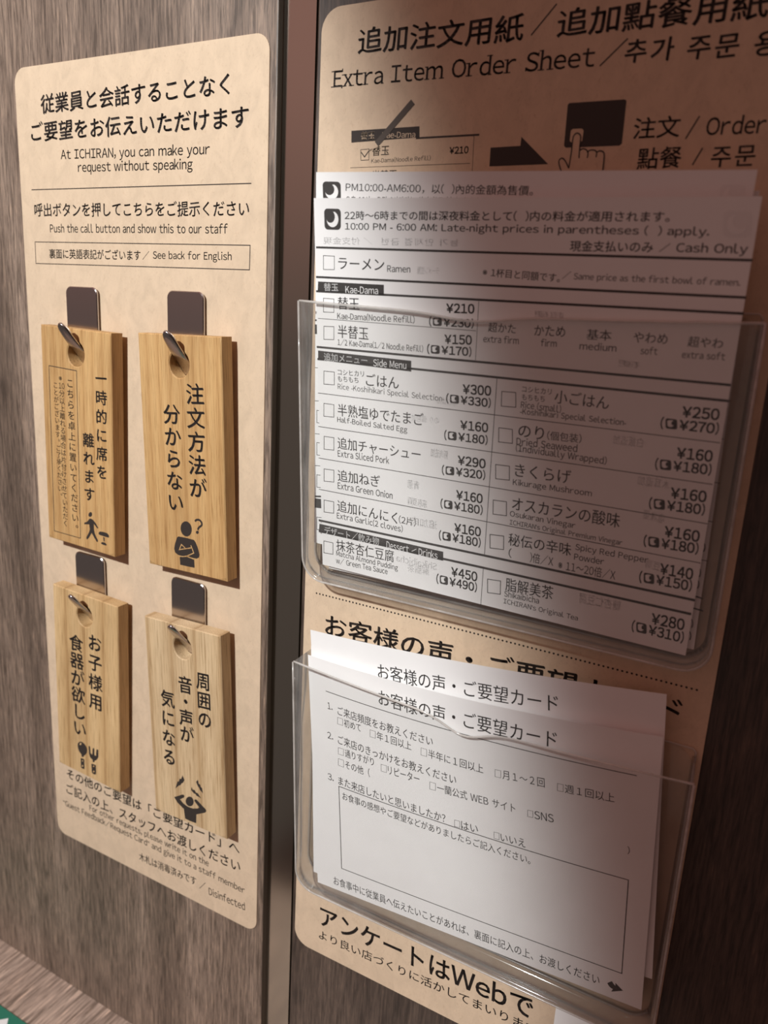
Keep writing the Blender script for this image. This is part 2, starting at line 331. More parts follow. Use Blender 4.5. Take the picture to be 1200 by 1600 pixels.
PRINT = {
  ('W', 'left_heading_lettering'): [
   ('t','従業員と会話することなく',-350.43,-89.16,117.23,9.13,0.09,1.5,2,'ink',0),
   ('t','ご要望をお伝えいただけます',-358.49,-77.23,135.31,9.27,0.53,1.5,2,'ink',0),
  ],
  ('W', 'left_english_lettering'): [
   ('t','At ICHIRAN, you can make your',-337.82,-65.7,93.69,5.79,1.03,0.8,0,'ink',0),
   ('t','request without speaking',-326.19,-59.51,72.28,5.85,0.95,0.8,0,'ink',0),
  ],
  ('W', 'left_divider_line'): [
   ('l',[(-360.32,-50.73),(-221.51,-50.06)],0.43,'ink',0,0,0),
  ],
  ('W', 'left_instruction_lettering'): [
   ('t','呼出ボタンを押してこちらをご提示ください',-359.07,-41.17,136.6,6.77,0.42,1,2,'ink',0),
   ('t','Push the call button and show this to our staff',-348.12,-32.5,113.97,4.24,0.21,0.8,0,'ink',0),
  ],
  ('W', 'left_note_frame'): [
   ('l',[(-359.87,-25.88),(-221.79,-25.26),(-222.02,-15.17),(-360.07,-15.37)],0.39,'ink',0,1,0),
  ],
  ('W', 'left_note_lettering'): [
   ('t','裏面に英語表記がございます',-349.59,-20.32,63.22,4.8,-0.05,1,0,'ink',0),
   ('l',[(-285.1,-18.45),(-280.9,-22.18)],0.21,'ink',0,0,0),
   ('t','See back for English',-278.5,-20.18,46.58,4.63,-0.07,0.7,0,'ink',0),
  ],
  ('W', 'left_footer_lettering'): [
   ('t','その他のご要望は「ご要望カード」へ',-357.48,279.61,132.73,7.58,-0.85,1,2,'ink',0),
   ('t','ご記入の上、スタッフへお渡しください',-358.63,290.26,134.44,7.67,-0.91,1,2,'ink',0),
   ('t','For other requests, please write it on the',-338.8,296.67,92.88,5.12,-0.51,0.7,0,'ink',0),
   ('t','“Guest Feedback/Request Card” and give it to a staff member',-362.14,301.96,141.05,5.61,-0.06,0.7,0,'ink',0),
   ('t','木札は消毒済みです',-298.52,313.19,43.58,5.61,-2.96,0.6,0,'ink',0),
   ('l',[(-252.67,314.44),(-248.29,308.83)],0.3,'ink',0,0,0),
   ('t','Disinfected',-245.98,312.9,25.2,5.06,-3.48,0.7,0,'ink',0),
  ],
  ('T1', 'lettering'): [
   ('v','一時的に席を',42.52,22.21,41.91,69.08,8.22,7.63,1.5,2,'ink'),
   ('v','離れます',32.66,54.18,32.42,82.35,8.58,7.76,1.5,2,'ink'),
  ],
  ('T1', 'note_frame'): [
   ('l',[(5.32,20.01),(25.48,20.36),(24.96,107.73),(4.71,108.02)],0.4,'ink',0,1,0),
  ],
  ('T1', 'note_lettering'): [
   ('v','こちらを卓上に置いてください。',20.45,27.09,21.37,102.65,5.61,4.86,0.9,1,'ink'),
   ('v',['※','10','分','以','上','離','れ','る','場','合','は','片','付','け','さ','せ','て','い','た','だ','く'],14.24,25.32,13.76,101.84,4.15,3.83,0.6,0,'ink'),
   ('v','ことがございます。ご了承ください。',9.74,29.38,10.61,87.06,3.86,3.5,0.6,0,'ink'),
  ],
  ('T1', 'pictogram'): [
   ('p',[(34.06,93.05),(33.94,93.36),(33.76,93.65),(33.53,93.93),(33.26,94.16),(32.96,94.34),(32.66,94.46),(32.36,94.51),(32.08,94.49),(31.84,94.4),(31.64,94.25),(31.5,94.04),(31.42,93.79),(31.41,93.5),(31.47,93.19),(31.6,92.88),(31.78,92.58),(32.01,92.31),(32.28,92.08),(32.58,91.9),(32.88,91.78),(33.18,91.73),(33.46,91.75),(33.7,91.84),(33.89,91.99),(34.03,92.2),(34.11,92.45),(34.12,92.74)],'ink',0,0),
   ('p',[(32.12,95.48),(33.23,95.25),(34.48,95.57),(35.86,96.43),(37.07,97.56),(38.42,99.23),(37.79,99.71),(36.41,98.62),(35.19,97.72),(35.25,100.71),(35.81,102.91),(36.86,104.54),(38.06,106.13),(37.72,107.02),(36.94,106.96),(35.27,105.12),(33.45,102.96),(31.79,105.42),(30.3,107.16),(29.34,107.13),(29.37,106.19),(31.05,103.72),(32.24,101.36),(31.97,100.03),(31.76,98.68),(28.19,99.39),(27.95,98.83),(28.54,98.31),(30.15,97.63)],'ink',0,0),
   ('p',[(38.56,101.85),(39.31,100.93),(41.95,100.54),(44.72,100.63),(45.93,101.39),(46.21,102.6),(45.28,102.87),(42.82,102.88),(39.41,102.82),(38.64,102.53)],'ink',0,0),
   ('p',[(41.82,103.33),(42.81,103.35),(42.81,105.72),(42.13,105.65)],'ink',0,0),
   ('p',[(40.23,106.81),(41.18,106.2),(43.04,106.13),(44.41,106.91),(43.93,107.53),(41.76,107.63),(40.37,107.36)],'ink',0,0),
  ],
  ('T2', 'lettering'): [
   ('v','注文方法が',33.77,25.9,33.67,69.47,11.17,10.06,1.5,2,'ink'),
   ('v','分からない',19.07,36.21,19.3,78.23,10.93,9.82,1.5,2,'ink'),
  ],
  ('T2', 'pictogram'): [
   ('p',[(28.92,89.52),(28.95,90.35),(28.81,91.2),(28.5,92.0),(28.03,92.74),(27.43,93.36),(26.72,93.84),(25.95,94.16),(25.15,94.29),(24.37,94.23),(23.63,93.98),(22.98,93.55),(22.46,92.97),(22.08,92.27),(21.87,91.48),(21.84,90.63),(21.99,89.79),(22.31,88.97),(22.78,88.24),(23.39,87.62),(24.1,87.15),(24.87,86.84),(25.67,86.72),(26.45,86.79),(27.18,87.04),(27.82,87.46),(28.33,88.04),(28.71,88.74)],'ink',0,0),
   ('p',[(20.22,95.09),(24.9,94.99),(30.06,95.21),(31.11,96.35),(32.45,99.03),(33.24,102.12),(32.81,103.51),(31.3,104.37),(29.27,104.44),(25.01,104.23),(22.92,104.84),(19.54,104.55),(17.69,103.68),(17.11,101.69),(17.94,98.87),(19.24,95.84)],'ink',0,0),
   ('p',[(20.55,105.42),(25.0,104.41),(29.8,105.09),(29.87,109.22),(26.82,109.35),(20.65,109.38)],'ink',0,0),
   ('l',[(24.27,100.16),(22.02,98.83),(20.52,101.7),(28.58,99.35)],0.48,'wood_line',1,0,0),
   ('l',[(28.01,98.19),(28.75,99.68),(29.69,101.81),(25.01,104.23)],0.47,'wood_line',1,0,0),
   ('l',[(19.51,105.09),(22.73,104.82),(25.01,104.23),(29.99,104.91)],0.48,'wood_line',1,0,0),
   ('l',[(31.2,85.96),(31.96,85.07),(33.79,84.79),(35.18,85.86),(35.13,87.16),(33.44,88.57),(32.66,89.85)],1.04,'ink',0,0,1),
   ('p',[(33.24,90.91),(33.21,91.1),(33.13,91.28),(33.02,91.45),(32.88,91.6),(32.71,91.73),(32.52,91.82),(32.32,91.87),(32.13,91.88),(31.94,91.85),(31.78,91.78),(31.65,91.68),(31.55,91.54),(31.49,91.38),(31.48,91.2),(31.51,91.01),(31.58,90.83),(31.69,90.66),(31.84,90.51),(32.01,90.38),(32.2,90.29),(32.39,90.24),(32.59,90.23),(32.77,90.26),(32.93,90.33),(33.07,90.44),(33.16,90.57),(33.22,90.74)],'ink',0,0),
  ],
  ('T3', 'lettering'): [
   ('v','お子様用',32.03,25.99,31.95,61.53,11.06,10.49,1.5,2,'ink'),
   ('v','食器が欲しい',17.43,30.43,18.49,83.06,11.35,10.53,1.5,2,'ink'),
  ],
  ('T3', 'pictogram'): [
   ('p',[(16.44,93.99),(17.69,92.19),(19.69,91.29),(22.28,91.93),(23.95,93.88),(23.96,96.31),(22.71,98.53),(21.37,99.76),(21.12,100.62),(19.57,101.09),(19.18,99.74),(17.47,98.31),(16.53,96.4)],'ink',0,1),
   ('p',[(18.51,102.46),(20.2,101.97),(21.64,102.17),(21.56,108.46),(20.18,108.84),(18.57,108.43)],'ink',0,0),
   ('p',[(20.68,103.36),(20.66,103.47),(20.62,103.58),(20.55,103.69),(20.46,103.8),(20.36,103.89),(20.25,103.97),(20.13,104.03),(20.01,104.07),(19.9,104.08),(19.8,104.06),(19.72,104.02),(19.66,103.96),(19.62,103.88),(19.61,103.78),(19.63,103.67),(19.67,103.56),(19.74,103.45),(19.82,103.34),(19.93,103.24),(20.04,103.16),(20.16,103.11),(20.28,103.07),(20.39,103.06),(20.49,103.07),(20.57,103.11),(20.63,103.18),(20.67,103.26)],'wood_line',1,0),
   ('p',[(20.61,106.73),(20.59,106.87),(20.53,107.02),(20.45,107.17),(20.34,107.3),(20.21,107.43),(20.07,107.53),(19.92,107.6),(19.77,107.65),(19.63,107.66),(19.51,107.64),(19.4,107.58),(19.33,107.5),(19.28,107.39),(19.27,107.26),(19.29,107.12),(19.35,106.97),(19.43,106.83),(19.54,106.69),(19.67,106.56),(19.81,106.46),(19.96,106.39),(20.11,106.34),(20.25,106.33),(20.37,106.35),(20.47,106.41),(20.55,106.49),(20.6,106.6)],'wood_line',1,0),
   ('p',[(19.49,92.97),(19.38,93.18),(19.23,93.38),(19.07,93.56),(18.9,93.72),(18.73,93.83),(18.56,93.91),(18.4,93.94),(18.27,93.92),(18.17,93.86),(18.1,93.75),(18.06,93.61),(18.07,93.44),(18.12,93.24),(18.2,93.03),(18.31,92.82),(18.45,92.62),(18.62,92.44),(18.79,92.29),(18.96,92.17),(19.13,92.1),(19.29,92.07),(19.42,92.08),(19.52,92.15),(19.59,92.25),(19.62,92.39),(19.62,92.57),(19.57,92.76)],'wood_line',1,0),
   ('p',[(25.31,91.8),(26.61,91.65),(26.91,95.85),(28.27,96.36),(28.74,91.86),(29.95,91.57),(30.0,96.03),(31.2,95.9),(31.65,91.59),(33.23,91.32),(33.11,96.18),(31.55,98.53),(30.02,99.65),(30.0,100.7),(28.48,100.96),(28.52,99.73),(26.39,98.83),(25.59,96.71)],'ink',0,0),
   ('p',[(27.36,102.63),(29.31,102.13),(30.94,102.17),(31.0,107.98),(29.55,108.92),(27.49,108.35)],'ink',0,0),
   ('p',[(29.84,103.2),(29.82,103.33),(29.78,103.46),(29.71,103.58),(29.62,103.7),(29.51,103.81),(29.39,103.9),(29.26,103.96),(29.13,104.0),(29.02,104.01),(28.91,103.99),(28.82,103.94),(28.76,103.86),(28.72,103.77),(28.71,103.66),(28.73,103.53),(28.77,103.4),(28.84,103.28),(28.93,103.16),(29.04,103.05),(29.16,102.96),(29.29,102.9),(29.42,102.86),(29.53,102.86),(29.64,102.88),(29.73,102.92),(29.79,103.0),(29.83,103.09)],'wood_line',1,0),
   ('p',[(29.87,106.68),(29.85,106.83),(29.8,106.99),(29.71,107.14),(29.6,107.29),(29.46,107.42),(29.31,107.53),(29.16,107.61),(29.0,107.65),(28.86,107.67),(28.73,107.64),(28.62,107.59),(28.54,107.5),(28.49,107.39),(28.48,107.25),(28.5,107.1),(28.55,106.95),(28.64,106.79),(28.75,106.64),(28.89,106.51),(29.04,106.41),(29.19,106.33),(29.35,106.28),(29.49,106.27),(29.62,106.29),(29.73,106.35),(29.81,106.44),(29.86,106.55)],'wood_line',1,0),
  ],
  ('T4', 'lettering'): [
   ('v','周囲の',37.86,26.65,37.94,47.59,9.48,10.05,1.5,2,'ink'),
   ('v','音・声が',25.75,31.72,25.47,59.49,9.86,10.05,1.5,2,'ink'),
   ('v','気になる',13.3,42.83,12.3,76.62,9.96,10.12,1.5,2,'ink'),
  ],
  ('T4', 'pictogram'): [
   ('p',[(28.08,97.41),(28.09,98.07),(27.96,98.75),(27.7,99.44),(27.31,100.09),(26.83,100.68),(26.26,101.18),(25.65,101.55),(25.02,101.78),(24.4,101.86),(23.82,101.79),(23.32,101.56),(22.91,101.19),(22.63,100.7),(22.48,100.11),(22.47,99.45),(22.6,98.76),(22.87,98.07),(23.26,97.41),(23.75,96.82),(24.31,96.34),(24.93,95.97),(25.56,95.74),(26.18,95.67),(26.75,95.74),(27.24,95.97),(27.64,96.34),(27.93,96.83)],'ink',0,0),
   ('p',[(14.33,99.96),(20.66,96.16),(21.79,96.47),(21.48,97.63),(18.47,99.92),(20.77,101.59),(23.59,102.35),(27.25,102.27),(30.95,100.88),(31.71,99.97),(28.52,97.26),(28.98,96.12),(30.19,95.98),(36.38,99.69),(36.46,100.71),(35.49,101.82),(29.62,104.94),(29.18,110.48),(25.19,110.64),(21.51,110.46),(20.79,104.77),(16.58,102.54)],'ink',0,0),
   ('p',[(21.1,84.66),(22.31,87.04),(21.27,88.95),(20.21,89.73),(19.1,91.26),(18.04,91.8),(15.49,94.43),(17.35,89.51),(18.26,89.34),(18.92,87.24),(19.94,87.24)],'ink',0,0),
   ('p',[(27.11,89.47),(27.84,90.88),(29.06,90.64),(29.99,91.87),(31.0,91.7),(33.47,94.13),(31.3,93.67),(30.5,93.78),(29.35,92.79),(28.54,92.9),(26.6,91.48)],'ink',0,0),
   ('p',[(31.72,83.7),(32.09,85.81),(33.06,86.16),(33.4,87.42),(34.18,87.67),(34.82,90.72),(33.48,89.8),(32.71,89.38),(32.17,88.19),(31.4,87.59),(30.32,85.37)],'ink',0,0),
  ],
  ('W', 'right_heading_lettering'): [
   ('t','追加注文用紙',-171.59,-98.6,65.61,9.16,2.08,1.2,2,'ink',0),
   ('l',[(-103.31,-93.62),(-95.34,-102.1)],0.47,'ink',0,0,0),
   ('t','追加點餐用紙',-94.41,-96.11,64.31,8.73,1.39,1.2,2,'ink',0),
   ('t','Extra Item Order Sheet',-183.08,-86.57,102.52,6.83,0.83,0.7,3,'ink',0),
   ('l',[(-78.7,-82.09),(-70.61,-89.36)],0.46,'ink',0,0,0),
   ('t','추가 주문 용지',-70.99,-85.64,52.82,7.12,2.29,1.2,2,'ink',0),
  ],
  ('W', 'right_order_drawing'): [
   ('p',[(-173.04,-67.76),(-143.59,-67.71),(-143.31,-63.94),(-172.83,-63.52)],'ink',0,0),
   ('l',[(-144.76,-63.69),(-119.41,-63.56)],0.65,'ink',0,0,0),
   ('t','替玉',-168.6,-65.65,6.15,2.99,0.66,1,0,'panel',0),
   ('t','Kae-Dama',-159.26,-65.45,14.18,2.12,1.85,0,0,'panel',0),
   ('l',[(-168.45,-60.8),(-164.78,-60.88),(-164.67,-56.99),(-168.24,-57.0)],0.21,'ink',0,1,0),
   ('l',[(-168.3,-59.95),(-166.62,-58.12),(-163.53,-61.74)],0.38,'ink',0,0,0),
   ('t','替玉',-163.28,-60.07,7.4,3.53,-0.04,0.6,0,'ink',0),
   ('t','Kae-Dama(Noodle Refill)',-163.5,-56.61,25.32,1.9,-0.06,0,0,'ink',0),
   ('t','¥210',-130.74,-58.84,7.57,2.46,0.46,2,0,'ink',0),
   ('l',[(-172.91,-54.46),(-122.22,-54.19)],0.17,'ink',0,0,0),
   ('l',[(-121.42,-63.28),(-121.09,-50.76)],0.16,'ink',0,0,0),
   ('t','半替玉',-162.95,-51.59,10.9,2.94,-0.4,0.6,0,'ink',0),
   ('l',[(-146.86,-76.16),(-161.5,-62.47)],2.31,'pencil',2,0,0),
   ('p',[(-163.44,-62.9),(-160.57,-61.6),(-164.73,-60.05)],'panel',2,0),
   ('p',[(-163.99,-60.72),(-163.12,-60.97),(-164.83,-59.93)],'pencil',3,0),
  ],
  ('W', 'right_order_arrow'): [
   ('p',[(-114.71,-59.07),(-103.61,-59.16),(-103.53,-62.07),(-92.92,-52.85),(-114.58,-52.88)],'ink',0,0),
  ],
  ('W', 'right_button_drawing'): [
   ('p',[(-87.64,-71.67),(-69.29,-71.51),(-68.68,-71.04),(-68.52,-58.18),(-69.29,-57.61),(-87.31,-57.82),(-87.98,-58.43),(-88.13,-71.17)],'ink',0,0),
   ('p',[(-85.48,-63.56),(-82.43,-63.48),(-81.78,-62.91),(-81.85,-59.71),(-82.52,-59.21),(-85.49,-59.35),(-86.15,-59.92),(-86.12,-63.06)],'panel',1,0),
   ('p',[(-85.08,-60.1),(-84.74,-61.42),(-83.71,-61.81),(-82.64,-61.09),(-82.22,-56.6),(-80.82,-57.21),(-79.76,-56.49),(-77.35,-56.61),(-74.07,-55.35),(-73.7,-49.54),(-87.93,-50.01),(-89.15,-52.8),(-88.9,-54.16),(-87.83,-54.48),(-86.56,-53.38),(-85.57,-51.3),(-85.14,-56.27)],'panel',2,0),
   ('l',[(-85.46,-51.2),(-86.81,-53.39),(-88.03,-54.49),(-88.99,-54.07),(-89.05,-52.79),(-87.84,-50.09)],0.41,'ink',3,0,1),
   ('l',[(-85.46,-51.2),(-85.14,-56.27),(-85.11,-60.32),(-84.55,-61.86),(-83.6,-62.12),(-82.54,-61.08),(-82.47,-57.95),(-82.29,-54.26)],0.41,'ink',3,0,1),
   ('l',[(-82.41,-56.61),(-81.3,-57.18),(-80.03,-56.72),(-79.41,-55.58),(-79.49,-54.24)],0.41,'ink',3,0,1),
   ('l',[(-79.61,-56.03),(-78.8,-56.62),(-77.44,-56.56),(-76.54,-55.9),(-76.5,-54.34)],0.41,'ink',3,0,1),
   ('l',[(-76.53,-55.81),(-75.39,-56.3),(-74.1,-55.58),(-73.8,-53.12),(-73.8,-49.64)],0.41,'ink',3,0,1),
  ],
  ('W', 'right_order_lettering'): [
   ('t','注文',-65.33,-62.55,14.55,6.45,0.11,1,0,'ink',0),
   ('l',[(-48.71,-58.6),(-45.4,-65.08)],0.46,'ink',0,0,0),
   ('t','Order',-42.92,-62.07,17.09,5.52,1.13,1,0,'ink',0),
   ('t','點餐',-62.9,-53.3,13.75,6.52,-0.56,1,0,'ink',0),
   ('l',[(-45.52,-50.8),(-43.14,-55.76)],0.46,'ink',0,0,0),
   ('t','주문',-40.22,-52.85,12.79,6.06,-0.12,1,0,'ink',0),
  ],
  ('W', 'right_dotted_rule'): [
   ('d',-181.91,124.34,-18.92,124.31,94,0.42),
  ],
  ('W', 'right_feedback_lettering'): [
   ('t','お客様の声・ご要望カード',-176.7,138.14,154.19,11.21,-1.39,1.3,2,'ink',0),
  ],
  ('W', 'right_survey_lettering'): [
   ('t','アンケートはWebで',-173.32,294.12,110.9,11.26,-2.14,1.3,1,'ink',0),
   ('t','より良い店づくりに活かしてまいります',-173.62,305.5,114.53,5.42,-2.79,0.6,1,'ink',0),
  ],
  ('W', 'right_code_patch'): [
   ('p',[(-52.99,282.6),(-22.99,282.6),(-22.99,312.6),(-52.99,312.6)],'paper',0,0),
  ],
  ('A', 'moon_icon'): [
   ('p',[(10.35,3.66),(10.72,3.71),(11.07,3.86),(11.37,4.1),(11.59,4.4),(11.73,4.75),(11.78,5.12),(11.71,9.49),(11.65,9.86),(11.51,10.22),(11.28,10.52),(10.98,10.75),(10.64,10.9),(10.27,10.94),(5.99,10.92),(5.62,10.87),(5.27,10.72),(4.97,10.48),(4.74,10.18),(4.59,9.82),(4.54,9.43),(4.49,5.02),(4.54,4.65),(4.68,4.3),(4.91,4.0),(5.22,3.77),(5.57,3.63),(5.95,3.59)],'ink',0,0),
   ('p',[(9.14,4.71),(9.65,5.01),(10.08,5.42),(10.42,5.93),(10.64,6.5),(10.74,7.11),(10.7,7.72),(10.54,8.32),(10.26,8.86),(9.88,9.33),(9.41,9.69),(8.88,9.94),(8.31,10.04),(7.74,10.01),(7.18,9.84),(6.67,9.54),(6.23,9.13),(5.89,8.62),(5.65,8.04),(5.54,7.43),(5.48,7.45),(5.72,7.81),(6.03,8.11),(6.39,8.34),(6.78,8.48),(7.19,8.53),(7.6,8.5),(7.99,8.37),(8.35,8.16),(8.66,7.87),(8.91,7.53),(9.08,7.13),(9.18,6.71),(9.19,6.27),(9.12,5.84),(8.97,5.43),(8.74,5.07),(8.44,4.76)],'paper',1,0),
  ],
  ('A', 'printed_lettering'): [
   ('t','22時〜6時までの間は深夜料金として(  )内の料金が適用されます。',13.38,5.9,114.54,3.16,-0.18,0.8,0,'ink',0),
   ('t','10:00 PM - 6:00 AM: Late-night prices in parentheses (  ) apply.',13.5,9.83,126.18,3.4,-0.03,0.8,0,'ink',0),
   ('t','現金支払いのみ',98.31,14.54,25.87,3.3,-0.65,0.8,0,'ink',0),
   ('l',[(126.11,15.56),(129.05,13.15)],0.19,'ink',0,0,0),
   ('t','Cash Only',130.96,14.51,19.85,3.49,-0.23,0.8,0,'ink',0),
   ('t','ラーメン',10.36,22.75,19.79,4.04,-0.11,0.5,0,'ink',0),
   ('t','Ramen',31.39,23.91,9.46,2.32,-0.84,0.6,0,'ink',0),
   ('t','※1杯目と同額です。',68.73,23.59,27.19,2.78,1.98,0.5,0,'ink',0),
   ('l',[(96.64,24.73),(99.46,22.29)],0.13,'ink',0,0,0),
   ('t','Same price as the first bowl of ramen.',100.46,23.97,49.82,2.66,-0.26,0.3,0,'ink',0),
   ('t','替玉',9.83,37.33,9.68,4.66,-1.51,0.5,0,'ink',0),
   ('t','Kae-Dama(Noodle Refill)',9.57,42.07,33.43,2.89,-1.24,0.6,0,'ink',0),
   ('t','半替玉',9.65,47.89,13.82,4.92,-0.21,0.5,0,'ink',0),
   ('t','1/2 Kae-Dama(1/2 Noodle Refill)',9.57,52.05,37.16,2.81,-0.69,0.6,0,'ink',0),
   ('t','超かた',71.82,41.86,10.14,3.34,0.09,0.5,0,'ink',0),
   ('t','extra firm',70.2,45.99,13.1,2.57,-1.51,0.6,0,'ink',0),
   ('t','かため',88.56,41.81,10.69,3.51,-1.54,0.5,0,'ink',0),
   ('t','firm',91.12,45.68,5.56,2.55,-1.66,0.6,0,'ink',0),
   ('t','基本',106.44,41.82,8.13,3.42,-1.42,0.5,0,'ink',0),
   ('t','medium',104.47,45.66,12.1,2.49,-1.12,0.6,0,'ink',0),
   ('t','やわめ',121.54,41.56,10.48,3.32,-1.15,0.5,0,'ink',0),
   ('t','soft',124.23,45.53,5.27,2.42,-1.94,0.6,0,'ink',0),
   ('t','超やわ',138.1,41.6,10.17,3.23,-0.57,0.5,0,'ink',0),
   ('t','extra soft',136.89,45.65,12.57,2.35,-1.75,0.6,0,'ink',0),
   ('t','コシヒカリ',9.36,63.79,12.05,2.17,-1.98,0.3,0,'ink',0),
   ('t','もちもち',9.32,66.38,9.58,2.19,-1.69,0.3,0,'ink',0),
   ('t','ごはん',22.29,65.36,14.52,4.72,-0.84,0.5,0,'ink',0),
   ('t','Rice -Koshihikari Special Selection-',9.27,69.72,46.64,2.98,-0.44,0,0,'ink',0),
   ('t','半熟塩ゆでたまご',9.09,78.98,38.54,5.04,-1.22,0.5,0,'ink',0),
   ('t','Half-Boiled Salted Egg',8.83,83.25,31.96,3.04,0.01,0.6,0,'ink',0),
   ('t','追加チャーシュー',8.85,92.83,37.89,5.05,-1.1,0.5,0,'ink',0),
   ('t','Extra Sliced Pork',8.77,97.21,24.16,2.99,-1.33,0.6,0,'ink',0),
   ('t','追加ねぎ',8.6,106.8,20.25,5.11,-1.72,0.5,0,'ink',0),
   ('t','Extra Green Onion',8.52,111.23,26.09,3.09,-0.36,0.6,0,'ink',0),
   ('t','追加にんにく',8.16,120.27,28.83,5.24,0.27,0.5,0,'ink',0),
   ('t','Extra Garlic(2 cloves)',7.88,124.79,31.63,3.35,-0.27,0.6,0,'ink',0),
   ('t','抹茶杏仁豆腐',7.33,138.58,28.25,5.46,-1.58,0.5,0,'ink',0),
   ('t','Matcha Almond Pudding',7.25,142.78,30.25,3.31,-0.06,0.6,0,'ink',0),
   ('t','(2片)',37.63,120.71,7.71,3.58,0.04,0.3,0,'ink',0),
   ('t','w/ Green Tea Sauce',6.99,145.94,25.67,3.15,-1.52,0.6,0,'ink',0),
   ('t','コシヒカリ',85.71,62.2,10.6,2.05,-0.72,0.3,0,'ink',0),
   ('t','もちもち',85.82,64.97,8.28,2.07,-1.17,0.3,0,'ink',0),
   ('t','小ごはん',97.48,63.47,18.74,4.68,0.57,0.5,0,'ink',0),
   ('t','Rice (small)',85.66,67.71,14.53,2.94,-0.04,0.6,0,'ink',0),
   ('t','-Koshihikari Special Selection-',85.58,70.37,36.9,2.82,-1.02,0.6,0,'ink',0),
   ('t','のり',85.42,77.09,9.43,4.62,0.3,0.5,0,'ink',0),
   ('t','Dried Seaweed',84.97,81.14,22.12,2.84,-1.37,0.6,0,'ink',0),
   ('t','きくらげ',85.09,92.03,20.78,5.02,-1.84,0.5,0,'ink',0),
   ('t','Kikurage Mushroom',84.68,97.01,29.07,3.12,-1.45,0.6,0,'ink',0),
   ('t','オスカランの酸味',84.94,105.01,39.45,5.39,-1.18,0.5,0,'ink',0),
   ('t','Osukaran Vinegar',84.38,109.41,24.77,3.04,-0.22,0.6,0,'ink',0),
   ('t','秘伝の辛味',84.48,119.5,24.05,5.06,-2.03,0.5,0,'ink',0),
   ('t','Spicy Red Pepper',109.92,117.37,25.65,3.17,-1.14,0.6,0,'ink',0),
   ('t','脂解美茶',84.54,138.29,18.94,5.62,-2.37,0.5,0,'ink',0),
   ('t','Shikaibicha',84.3,142.36,13.99,2.69,-1.76,0.6,0,'ink',0),
   ('t','(個包装)',96.04,77.51,12.16,3.32,-2.24,0.3,0,'ink',0),
   ('t','(Individually Wrapped)',84.89,83.9,32.62,3.55,-0.23,0.6,0,'ink',0),
   ('t',"ICHIRAN's Original Premium Vinegar",84.51,112.82,41.57,2.65,-0.65,0.6,0,'ink',0),
   ('t','Powder',109.81,120.89,10.82,2.66,-1.73,0.6,0,'ink',0),
   ('t','(',84.95,125.06,1.18,4.01,-2.84,0.3,0,'ink',0),
   ('t',')倍/X',93.39,124.99,8.96,4.14,-1.52,0.3,0,'ink',0),
   ('t','※11〜20倍/X',104.27,125.41,20.84,4.04,-1.36,0.3,0,'ink',0),
   ('t',"ICHIRAN's Original Tea",84.23,145.9,29.32,2.89,-0.69,0.6,0,'ink',0),
  ],
  ('A', 'ruled_lines'): [
   ('l',[(0.54,17.3),(152.57,17.21)],0.74,'ink',0,0,0),
   ('l',[(0.22,28.09),(152.53,27.7)],0.76,'ink',0,0,0),
   ('l',[(0.06,33.39),(152.57,32.31)],0.77,'ink',0,0,0),
   ('l',[(-0.28,54.74),(152.34,53.75)],0.81,'ink',0,0,0),
   ('l',[(-0.11,59.53),(152.73,58.7)],0.82,'ink',0,0,0),
   ('l',[(-1.48,128.91),(152.39,127.79)],0.96,'ink',0,0,0),
   ('l',[(-1.62,133.99),(151.91,133.22)],0.97,'ink',0,0,0),
   ('l',[(-0.2,73.22),(151.99,72.19)],0.26,'ink',0,0,0),
   ('l',[(-0.45,87.19),(151.9,86.1)],0.27,'ink',0,0,0),
   ('l',[(-0.68,100.78),(152.39,99.67)],0.28,'ink',0,0,0),
   ('l',[(-0.94,114.66),(152.15,113.88)],0.29,'ink',0,0,0),
   ('l',[(0.69,43.61),(67.3,43.54)],0.2,'ink',0,0,0),
   ('l',[(67.81,33.4),(67.63,54.04)],0.17,'ink',0,0,0),
   ('l',[(76.17,59.2),(75.26,128.1)],0.23,'ink',0,0,0),
   ('l',[(75.11,133.94),(74.92,149.94)],0.22,'ink',0,0,0),
  ],
  ('A', 'checkbox#0'): [
   ('l',[(3.78,20.19),(8.65,20.26),(8.55,25.09),(3.65,25.2)],0.21,'ink',0,1,0),
  ],
  ('A', 'checkbox#1'): [
   ('l',[(3.38,35.84),(8.16,35.88),(8.06,40.9),(3.25,41.05)],0.22,'ink',0,1,0),
  ],
  ('A', 'checkbox#2'): [
   ('l',[(3.29,46.46),(7.96,46.28),(7.86,51.28),(3.16,51.49)],0.23,'ink',0,1,0),
  ],
  ('A', 'checkbox#3'): [
   ('l',[(2.84,64.03),(7.79,63.94),(7.69,69.07),(2.71,69.28)],0.24,'ink',0,1,0),
  ],
  ('A', 'checkbox#4'): [
   ('l',[(2.5,77.18),(7.34,77.17),(7.24,82.31),(2.37,82.51)],0.24,'ink',0,1,0),
  ],
  ('A', 'checkbox#5'): [
   ('l',[(2.25,91.01),(7.07,90.92),(6.96,96.22),(2.11,96.52)],0.25,'ink',0,1,0),
  ],
  ('A', 'checkbox#6'): [
   ('l',[(1.89,105.13),(6.79,104.94),(6.68,110.15),(1.75,110.56)],0.26,'ink',0,1,0),
  ],
  ('A', 'checkbox#7'): [
   ('l',[(1.53,119.1),(6.41,119.0),(6.31,124.2),(1.4,124.52)],0.27,'ink',0,1,0),
  ],
  ('A', 'checkbox#8'): [
   ('l',[(0.95,138.1),(5.62,138.02),(5.51,143.45),(0.8,143.75)],0.28,'ink',0,1,0),
  ],
  ('A', 'checkbox#9'): [
   ('l',[(78.25,63.89),(83.47,63.75),(83.84,68.98),(78.41,69.2)],0.26,'ink',0,1,0),
  ],
  ('A', 'checkbox#10'): [
